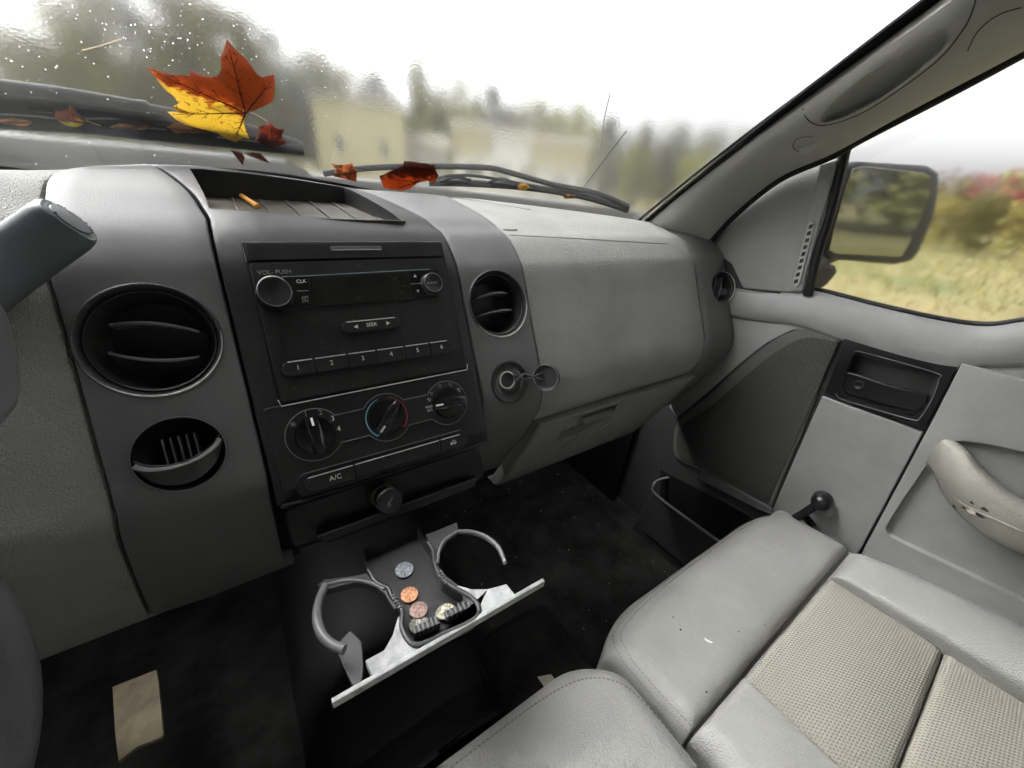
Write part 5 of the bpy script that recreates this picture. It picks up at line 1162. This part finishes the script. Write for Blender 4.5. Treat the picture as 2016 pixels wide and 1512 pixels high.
big = z1([(1290, 238), (1340, 300), (1400, 355), (1460, 430), (1490, 448), (1558, 435), (1562, 520), (1548, 590), (1480, 620), (1400, 650), (1385, 700), (1392, 740), (1418, 800), (1380, 788), (1335, 814), (1280, 800), (1230, 770), (1130, 737), (1060, 717), (1000, 690), (952, 652), (1010, 655), (1085, 664), (1065, 640), (985, 616), (1018, 608), (985, 560), (940, 522), (905, 480), (870, 438), (833, 402), (885, 412), (960, 433), (1078, 442), (1078, 412), (1130, 440), (1200, 452), (1240, 432), (1258, 400), (1252, 350), (1272, 300)])
def tone_big(x, y):
    ax_, ay_, bx_, by_ = 833 / 2.88, 402 / 2.88, 1400 / 2.88, 650 / 2.88; d = ((bx_ - ax_) * (y - ay_) - (by_ - ay_) * (x - ax_)) / 215.0
    return .5 - d / 40 + .07
leaf(big, (1395 / 2.88, 650 / 2.88), z1([(1295, 260), (1550, 460), (850, 410), (970, 660), (1330, 805)]), 'large maple leaf half yellow half rusty red standing against the windscreen', (.84, .68, .20), (.56, .21, .08), tone_big, stem=z1([(1395, 650), (1440, 665), (1490, 690), (1525, 715)]))
leaf(z1([(1458, 790), (1475, 760), (1465, 738), (1495, 742), (1500, 715), (1525, 722), (1540, 700), (1556, 728), (1580, 740), (1618, 742), (1600, 770), (1605, 800), (1628, 822), (1590, 835), (1548, 848), (1500, 832), (1450, 812)]), (1548 / 2.88, 845 / 2.88), z1([(1540, 710), (1610, 745), (1470, 745)]), 'small crumpled red leaf right of the large yellow and red one', (.38, .12, .05), (.20, .06, .03), lambda x, y: .5 + (y - 265) / 60)
leaf(z1([(312, 690), (330, 680), (318, 655), (355, 655), (390, 640), (400, 620), (410, 640), (432, 645), (450, 680), (475, 700), (498, 716), (470, 735), (430, 740), (380, 728), (340, 712)]), (495 / 2.88, 716 / 2.88), z1([(400, 630), (320, 690), (430, 650)]), 'small yellow leaf with brown tips lying on the left wiper', (.80, .58, .07), (.45, .14, .06), lambda x, y: .5 - (y - 235) / 30, o=.0075, stem=z1([(495, 716), (530, 730), (575, 745)]))
leaf(z1([(0, 700), (60, 695), (120, 700), (190, 712), (150, 735), (80, 738), (10, 728)]), (95 / 2.88, 715 / 2.88), z1([(10, 710), (180, 715)]), 'brown curled leaf at the left end of the wiper', (.60, .26, .08), (.30, .12, .05), lambda x, y: .5, o=.0075)
leaf(z1([(625, 740), (680, 725), (740, 728), (800, 735), (840, 725), (828, 755), (760, 760), (690, 755)]), (730 / 2.88, 745 / 2.88), z1([(640, 740), (830, 735)]), 'tan shrivelled leaf on the wiper between yellow leaf and large leaf', (.62, .35, .15), (.34, .16, .08), lambda x, y: .5, o=.0075)
leaf(z1([(950, 740), (1000, 722), (1060, 728), (1110, 735), (1160, 745), (1240, 770), (1180, 778), (1100, 775), (1000, 770)]), (1050 / 2.88, 755 / 2.88), z1([(960, 742), (1200, 768)]), 'brown folded leaf tucked under the large leaf on the wiper', (.50, .22, .07), (.24, .08, .04), lambda x, y: .5 + (x - 380) / 80, o=.0075)
leaf(z1([(1310, 862), (1375, 880), (1390, 905), (1378, 945), (1345, 905)]), (1378 / 2.88, 940 / 2.88), z1([(1320, 868)]), 'dark pointed leaf lobe hanging below the wiper, left one', (.20, .10, .07), (.14, .06, .04), lambda x, y: .5)
leaf(z1([(1385, 880), (1440, 876), (1480, 882), (1530, 930), (1480, 912), (1430, 895)]), (1528 / 2.88, 930 / 2.88), z1([(1395, 882)]), 'dark pointed leaf lobe hanging below the wiper, right one', (.20, .10, .07), (.14, .06, .04), lambda x, y: .5)
leaf(z2([(150, 498), (175, 512), (215, 540), (218, 510), (262, 505), (270, 495), (280, 530), (300, 545), (295, 605), (230, 590), (165, 580), (180, 545)]), (255 / 2.88 + 600, 590 / 2.88 + 150), z2([(155, 500), (270, 500)]), 'tan folded leaf left of the red leaf at the second wiper', (.62, .34, .18), (.42, .16, .08), lambda x, y: .5 + (y - 335) / 60)
leaf(z2([(425, 575), (470, 560), (520, 530), (560, 510), (565, 490), (600, 492), (660, 502), (690, 520), (685, 498), (720, 512), (738, 506), (745, 540), (762, 575), (745, 600), (735, 612), (690, 600), (650, 610), (600, 645), (560, 655), (500, 650), (450, 640)]), (635 / 2.88 + 600, 610 / 2.88 + 150), z2([(570, 495), (735, 520), (440, 580), (755, 585), (520, 645)]), 'dark red maple leaf with orange lower edge at the second wiper', (.52, .17, .05), (.20, .05, .03), lambda x, y: .5 - (y - 347) / 30, stem=z2([(635, 610), (640, 640), (648, 662)]))
leaf(z2([(1210, 640), (1225, 628), (1260, 625), (1280, 640), (1262, 655), (1215, 655)]), (1245 / 2.88 + 600, 640 / 2.88 + 150), z2([(1270, 640)]), 'tiny bright yellow leaf scrap on the second wiper', (.85, .50, .04), (.75, .38, .03), lambda x, y: .5, o=.0075)
leaf(z2([(1465, 690), (1500, 682), (1545, 690), (1530, 705), (1480, 706)]), (1505 / 2.88 + 600, 695 / 2.88 + 150), z2([(1535, 692)]), 'brown leaf scrap toward the right end of the second wiper', (.55, .28, .08), (.30, .12, .05), lambda x, y: .5, o=.0075)
# twigs / scratches on the outside of the glass
def strand(name, px, r, mat, label, cat): tag(tube(name, spline([ONG(x, y, .006) for x, y in px], 4), r, mat, None, 5), label, cat)
strand('pine_needle', [(163, 106), (200, 97), (240, 84)], .0008, M['stemm'], 'pale pine needle stuck to the upper left of the glass', 'pine needle')
strand('twig', [(1182, 300), (1190, 245), (1203, 188)], .0010, M['dimprint'], 'thin upright twig against the sky right of centre', 'twig')
strand('twig', [(1152, 370), (1190, 320), (1235, 262)], .0009, M['dark'], 'dark leaning twig on the glass left of the thicket', 'twig')

# ================================================================== ORANGE STICK
p0_ = Vector((PZ(472, 383, 1.650).x, 0, 0)); a_ = PZ(474, 383, 1.651); b_ = PZ(505, 404, 1.651)
def PT(px, py, o=.004):
    q = Vector((0, .575, 1.632 + o)); nn_ = Vector((0, -.0837, 1)).normalized(); r = ray(px, py); return CAM + r * ((q - CAM).dot(nn_) / r.dot(nn_))
a_, b_ = PT(472, 383), PT(506, 405)
V, F = tube_geo([a_, a_.lerp(b_, .03), a_.lerp(b_, .1), b_.lerp(a_, .02), b_], lambda t: .0035 if .01 < t < .99 else .0022, 10); 
tag(mk('wooden_stick', V, F, M['orange'], smooth=50), 'short orange stick lying in the dash top tray', 'stick')

# ================================================================== SEATS
def pillow(name, c4, mat, parent, zt, radii, crown=.012, skirt=.10, nu=40, nv=40, curve=None, sw=.0):
    """c4: plan corners (x,y) front-left, front-right, back-right, back-left; radii front,right,back,left"""
    fl, fr, br, bl = [Vector((p[0], p[1], 0)) for p in c4]; V = []; F = []
    Lu = ((fr - fl).length + (br - bl).length) / 2; Lv = ((bl - fl).length + (br - fr).length) / 2; rf, rr_, rb, rl = radii
    def tpos(n, a, b, L):       # denser towards rounded ends
        out = []
        for i in range(n + 1):
            t = i / n; out.append(.5 - .5 * math.cos(math.pi * t) if True else t)
        return out
    U = tpos(nu, rl, rr_, Lu); W_ = tpos(nv, rf, rb, Lv)
    for u_ in U:
        for v_ in W_:
            p = fl.lerp(fr, u_).lerp(bl.lerp(br, u_), v_)
            if curve: p = p + curve(u_, v_)
            dl, dr_, df, db = u_ * Lu, (1 - u_) * Lu, v_ * Lv, (1 - v_) * Lv; drop = 0; tot = 0
            for d_, r_ in ((dl, rl), (dr_, rr_), (df, rf), (db, rb)):
                if d_ < r_: q = 1 - d_ / r_; tot += q ** 2.2 * r_ ** 2 / 1; drop = math.sqrt(drop ** 2 + (r_ * (1 - math.sqrt(max(0, 1 - q * q)))) ** 2)
            z = zt(p.x, p.y) + crown * math.sin(math.pi * u_) ** .7 * math.sin(math.pi * v_) ** .7 - drop + .0016 * noise.noise(Vector((p.x * 9, p.y * 9, 3)))
            V.append(Vector((p.x, p.y, z)))
    m = nv + 1
    for i in range(nu):
        for j in range(nv): F.append([i * m + j, (i + 1) * m + j, (i + 1) * m + j + 1, i * m + j + 1])
    rim = [i * m for i in range(nu + 1)] + [nu * m + j for j in range(1, nv + 1)] + [i * m + nv for i in range(nu - 1, -1, -1)] + [j for j in range(nv - 1, 0, -1)]
    o = len(V); cx_ = sum((V[i] for i in rim), Vector()) / len(rim)
    for i in rim: V.append(V[i] + Vector((0, 0, -skirt)) + (V[i] - cx_) * -sw)
    k = len(rim)
    for i in range(k): F.append([rim[i], rim[(i + 1) % k], o + (i + 1) % k, o + i])
    F.append([o + i for i in range(k)][::-1])
    return mk(name, V, F, mat, parent, smooth=70)
SE = thing('passenger_seat', (.63, -.1, .75), 'light grey leather passenger seat with perforated cloth centre', 'car seat')
ZS = lambda x, y: 1.118 - .10 * max(0, y - .06) + .0 * x
def q(px, py, z=1.10): p = PZ(px, py, z); return (p.x, p.y)
def cfront(u_, v_): # rounded plan corners at the front
    e_ = max(0, abs(u_ - .5) * 2 - .55) / .45; return Vector((0, -.040 * e_ ** 2.4 * (1 - v_) ** 1.5, 0))
pillow('front_bolster', [(.340, .212), (.915, .204), (.918, .044), (.345, .040)], M['leather'], SE, ZS, (.055, .050, .012, .030), .014, .22, 60, 40, cfront)
xl, xr = q(1465, 1350)[0], q(1640, 1150)[0]
ZI = lambda x, y: 1.110
M['mesh2'] = M['mesh']
pillow('seat_insert', [(xl, .036), (xr, .036), (xr + .012, -.116), (xl + .0, -.120)], M['mesh'], SE, ZI, (.010, .010, .009, .010), .010, .10, 40, 40)
pillow('seat_insert', [(xl, -.123), (xr + .012, -.119), (xr + .02, -.45), (xl - .01, -.45)], M['mesh'], SE, ZI, (.009, .010, .01, .010), .012, .10, 40, 40)
ZB = lambda x, y: 1.124 + .012 * min(1, max(0, .03 - y) * 4)
def bulge(u_, v_): return Vector((.022 * math.sin(math.pi * min(1, v_ * 1.6)) * u_, 0, 0))
box('cushion_core', (.64, -.13, 1.02), .57, .62, .155, M['leather'], SE, .02)
pillow('side_bolster', [(xr + .002, .038), (.925, .038), (.985, -.46), (xr + .024, -.46)], M['leather'], SE, ZB, (.028, .080, .01, .008), .022, .22, 40, 60, bulge)
def bulge2(u_, v_): return Vector((-.0 * (1 - u_), 0, 0))
pillow('side_bolster', [(.350, .036), (xl - .002, .036), (xl - .012, -.46), (.335, -.46)], M['leather'], SE, ZB, (.012, .010, .01, .030), .012, .22, 40, 60, None)
box('seat_base', (.64, -.12, .85), .50, .44, .26, M['black'], SE, .03)
# seat back beyond the frame
pillow('seat_backrest', [(.36, -.40), (.93, -.40), (.93, -.56), (.36, -.56)], M['leather'], SE, lambda x, y: 1.75, (.04, .06, .05, .06), .01, .62, 20, 20)
SB = bvh_of([o for o in SE.children if o.type == 'MESH'])
def ONS(x, y, bv, o=0):
    h = bv.ray_cast(Vector((x, y, 1.6)), Vector((0, 0, -1))); return (h[0] if h[0] is not None else Vector((x, y, 1.1))) + Vector((0, 0, o))
def creases(parent, lines, bv, r=.0009):
    ps = [tube_geo([ONS(p.x, p.y, bv, -r * .55) for p in spline([Vector((x, y, 0)) for x, y in ln], 6)], lambda t: r * (.25 + math.sin(math.pi * t)), 5) for ln in lines]; V, F = join(ps); o = mk('crease', V, F, M['leather'], parent, smooth=60); o['kind'] = 'stuff'
def stitches(parent, path, bv, step=.0055, name='stitching', lift=.0004):
    ps = []; P = spline([Vector((x, y, 0)) for x, y in path], 12); acc = 0
    for a_, b_ in zip(P, P[1:]):
        L_ = (b_ - a_).length
        while acc < L_:
            p = a_.lerp(b_, acc / L_); d_ = (b_ - a_).normalized() * .0018; ps.append(tube_geo([ONS(p.x - d_.x, p.y - d_.y, bv, lift), ONS(p.x + d_.x, p.y + d_.y, bv, lift)], .0007, 5)); acc += step
        acc -= L_
    V, F = join(ps); o = mk(name, V, F, M['thread'], parent, smooth=60); o['kind'] = 'stuff'
def piping(parent, path, bv, r=.0018, lift=0, mat='leather'):
    P = spline([Vector((x, y, 0)) for x, y in path], 10); tube('piping', [ONS(p.x, p.y, bv, lift) for p in P], r, M[mat], parent, 8)
fe = [(.352, .045), (.348, .10), (.352, .160), (.385, .186), (.50, .196), (.64, .197), (.78, .194), (.87, .180), (.895, .15)]
stitches(SE, fe, SB); stitches(SE, [(.9 * x + .064, .93 * y) for x, y in fe][:0] or [(.358, .04), (.355, .10), (.360, .152), (.391, .178), (.50, .188), (.64, .189), (.78, .186), (.865, .172)], SB)
piping(SE, [(xl, .034), (.6, .036), (.7, .036), (xr, .034)], SB, .0014, .0005)
stitches(SE, [(.350, .030), (.349, -.05), (.345, -.2), (.340, -.4)], SB)
stitches(SE, [(xl + .003, -.118), (.6, -.117), (.7, -.116), (xr + .006, -.115)], SB)
stitches(SE, [(.885, .020), (.900, -.10), (.915, -.3)], SB)
cl_ = []
for i in range(26):
    x, y = R_.uniform(.38, .90), R_.choice((R_.uniform(.045, .075), R_.uniform(.10, .18))); a_ = R_.uniform(-.5, .5) + (1.57 if y < .08 else .2); L_ = R_.uniform(.006, .022); cl_.append([(x, y), (x + L_ * .5 * math.cos(a_) + .001, y + L_ * .5 * math.sin(a_)), (x + L_ * math.cos(a_), y + L_ * math.sin(a_) * .8)])
creases(SE, cl_, SB)
# marks on the leather
for x_, y_, r_ in ((1336, 1248, .0016), (1322, 1222, .0012), (1448, 1255, .0010), (1536, 1083, .0010), (1386, 1370, .0013), (1500, 1240, .0008)):
    p = PZ(x_, y_, 1.11); p = ONS(p.x, p.y, SB, .0002); lathe('spot', p, (0, 0, 1), [(r_, -.0004), (r_ * .9, .0002), (.0001, .0003)], M['rubber'], SE, 10, cap=False)
slab('paint_fleck', [ONS(*q(x_, y_, 1.11), SB, .0006) for x_, y_ in [(1380, 1266), (1390, 1272), (1398, 1276), (1394, 1277), (1384, 1272)]], (0, 0, 1), .0004, M['white'], SE)

MS = thing('centre_seat', (.1, -.05, .75), 'creased light grey leather centre seat cushion at the bottom edge', 'car seat')
ZM = lambda x, y: 1.158 - .05 * max(0, y - .04)
def cmid(u_, v_): e_ = max(0, abs(u_ - .5) * 2 - .6) / .4; return Vector((0, -.045 * e_ ** 2.2 * (1 - v_) ** 2, 0))
pillow('cushion', [(-.10, .182), (.318, .176), (.312, -.42), (-.10, -.42)], M['leather2'], MS, ZM, (.050, .032, .02, .03), .014, .30, 50, 60, cmid)
SB2 = bvh_of([o for o in MS.children if o.type == 'MESH'])
stitches(MS, [(.0, .160), (.12, .160), (.22, .155), (.275, .135), (.305, .09), (.310, .02), (.307, -.1), (.304, -.25)], SB2)
stitches(MS, [(.0, .151), (.12, .151), (.215, .146), (.268, .127), (.297, .085), (.302, .02), (.299, -.1)], SB2) if 0 else None

DS = thing('driver_seat', (-.42, -.2, .75), 'grey driver seat to the left of the camera, outside the picture', 'car seat')  # unseen seat, added to block light from the left and rear
pillow('cushion', [(-.70, .12), (-.17, .12), (-.17, -.45), (-.70, -.45)], M['leather'], DS, lambda x, y: 1.11, (.05, .04, .04, .04), .014, .36, 20, 20)
pillow('seat_backrest', [(-.70, -.42), (-.17, -.42), (-.17, -.58), (-.70, -.58)], M['leather'], DS, lambda x, y: 1.80, (.05, .06, .05, .06), .01, .75, 20, 20)
pillow('seat_backrest', [(-.13, -.42), (.33, -.42), (.33, -.56), (-.13, -.56)], M['leather'], MS, lambda x, y: 1.70, (.05, .06, .05, .06), .01, .62, 20, 20)  # unseen backrest, added to block light from the rear
# ================================================================== FLOOR LITTER
def litter(name, px, z, mat, label, cat, th=.004, bev=.0006): tag(slab(name, [PZ(x, y, z + .0) for x, y in px], (0, 0, 1), th, mat, None, bev), label, cat)
litter('foam_pad', [(221, 1352), (308, 1318), (312, 1340), (322, 1445), (318, 1452), (270, 1470), (233, 1499), (226, 1440)], .86, M['foam'], 'dirty tan foam pad lying in the dark driver footwell', 'pad', .008, .001)
litter('paper_scrap', [(1058, 1332), (1085, 1327), (1092, 1336), (1100, 1362), (1080, 1368), (1072, 1352)], .90, M['paper'], 'torn white paper scrap at the front of the centre seat', 'paper', .002)
ps = []; q = random.Random(4)
for i in range(60):
    x, y = q.uniform(.25, .95), q.uniform(.2, .9); r_ = q.uniform(.0006, .0018); c = Vector((x, y, .7205 + r_ * .3)); d_ = Vector((q.gauss(0, 1), q.gauss(0, 1), 0)).normalized()
    ps.append(tube_geo([c - d_ * r_ * q.uniform(1, 3), c + d_ * r_ * q.uniform(1, 3)], r_ * .5, 5))
V, F = join(ps); tag(mk('floor_crumbs', V, F, M['foam'], smooth=0), 'dry crumbs and grit scattered over the passenger floor', 'debris', kind='stuff')
box('tunnel_carpet', (.36, .28, .76), .22, .30, .10, M['carpet'], None, .04); tag(bpy.data.objects['tunnel_carpet'], kind='structure')
for i in range(0): pass
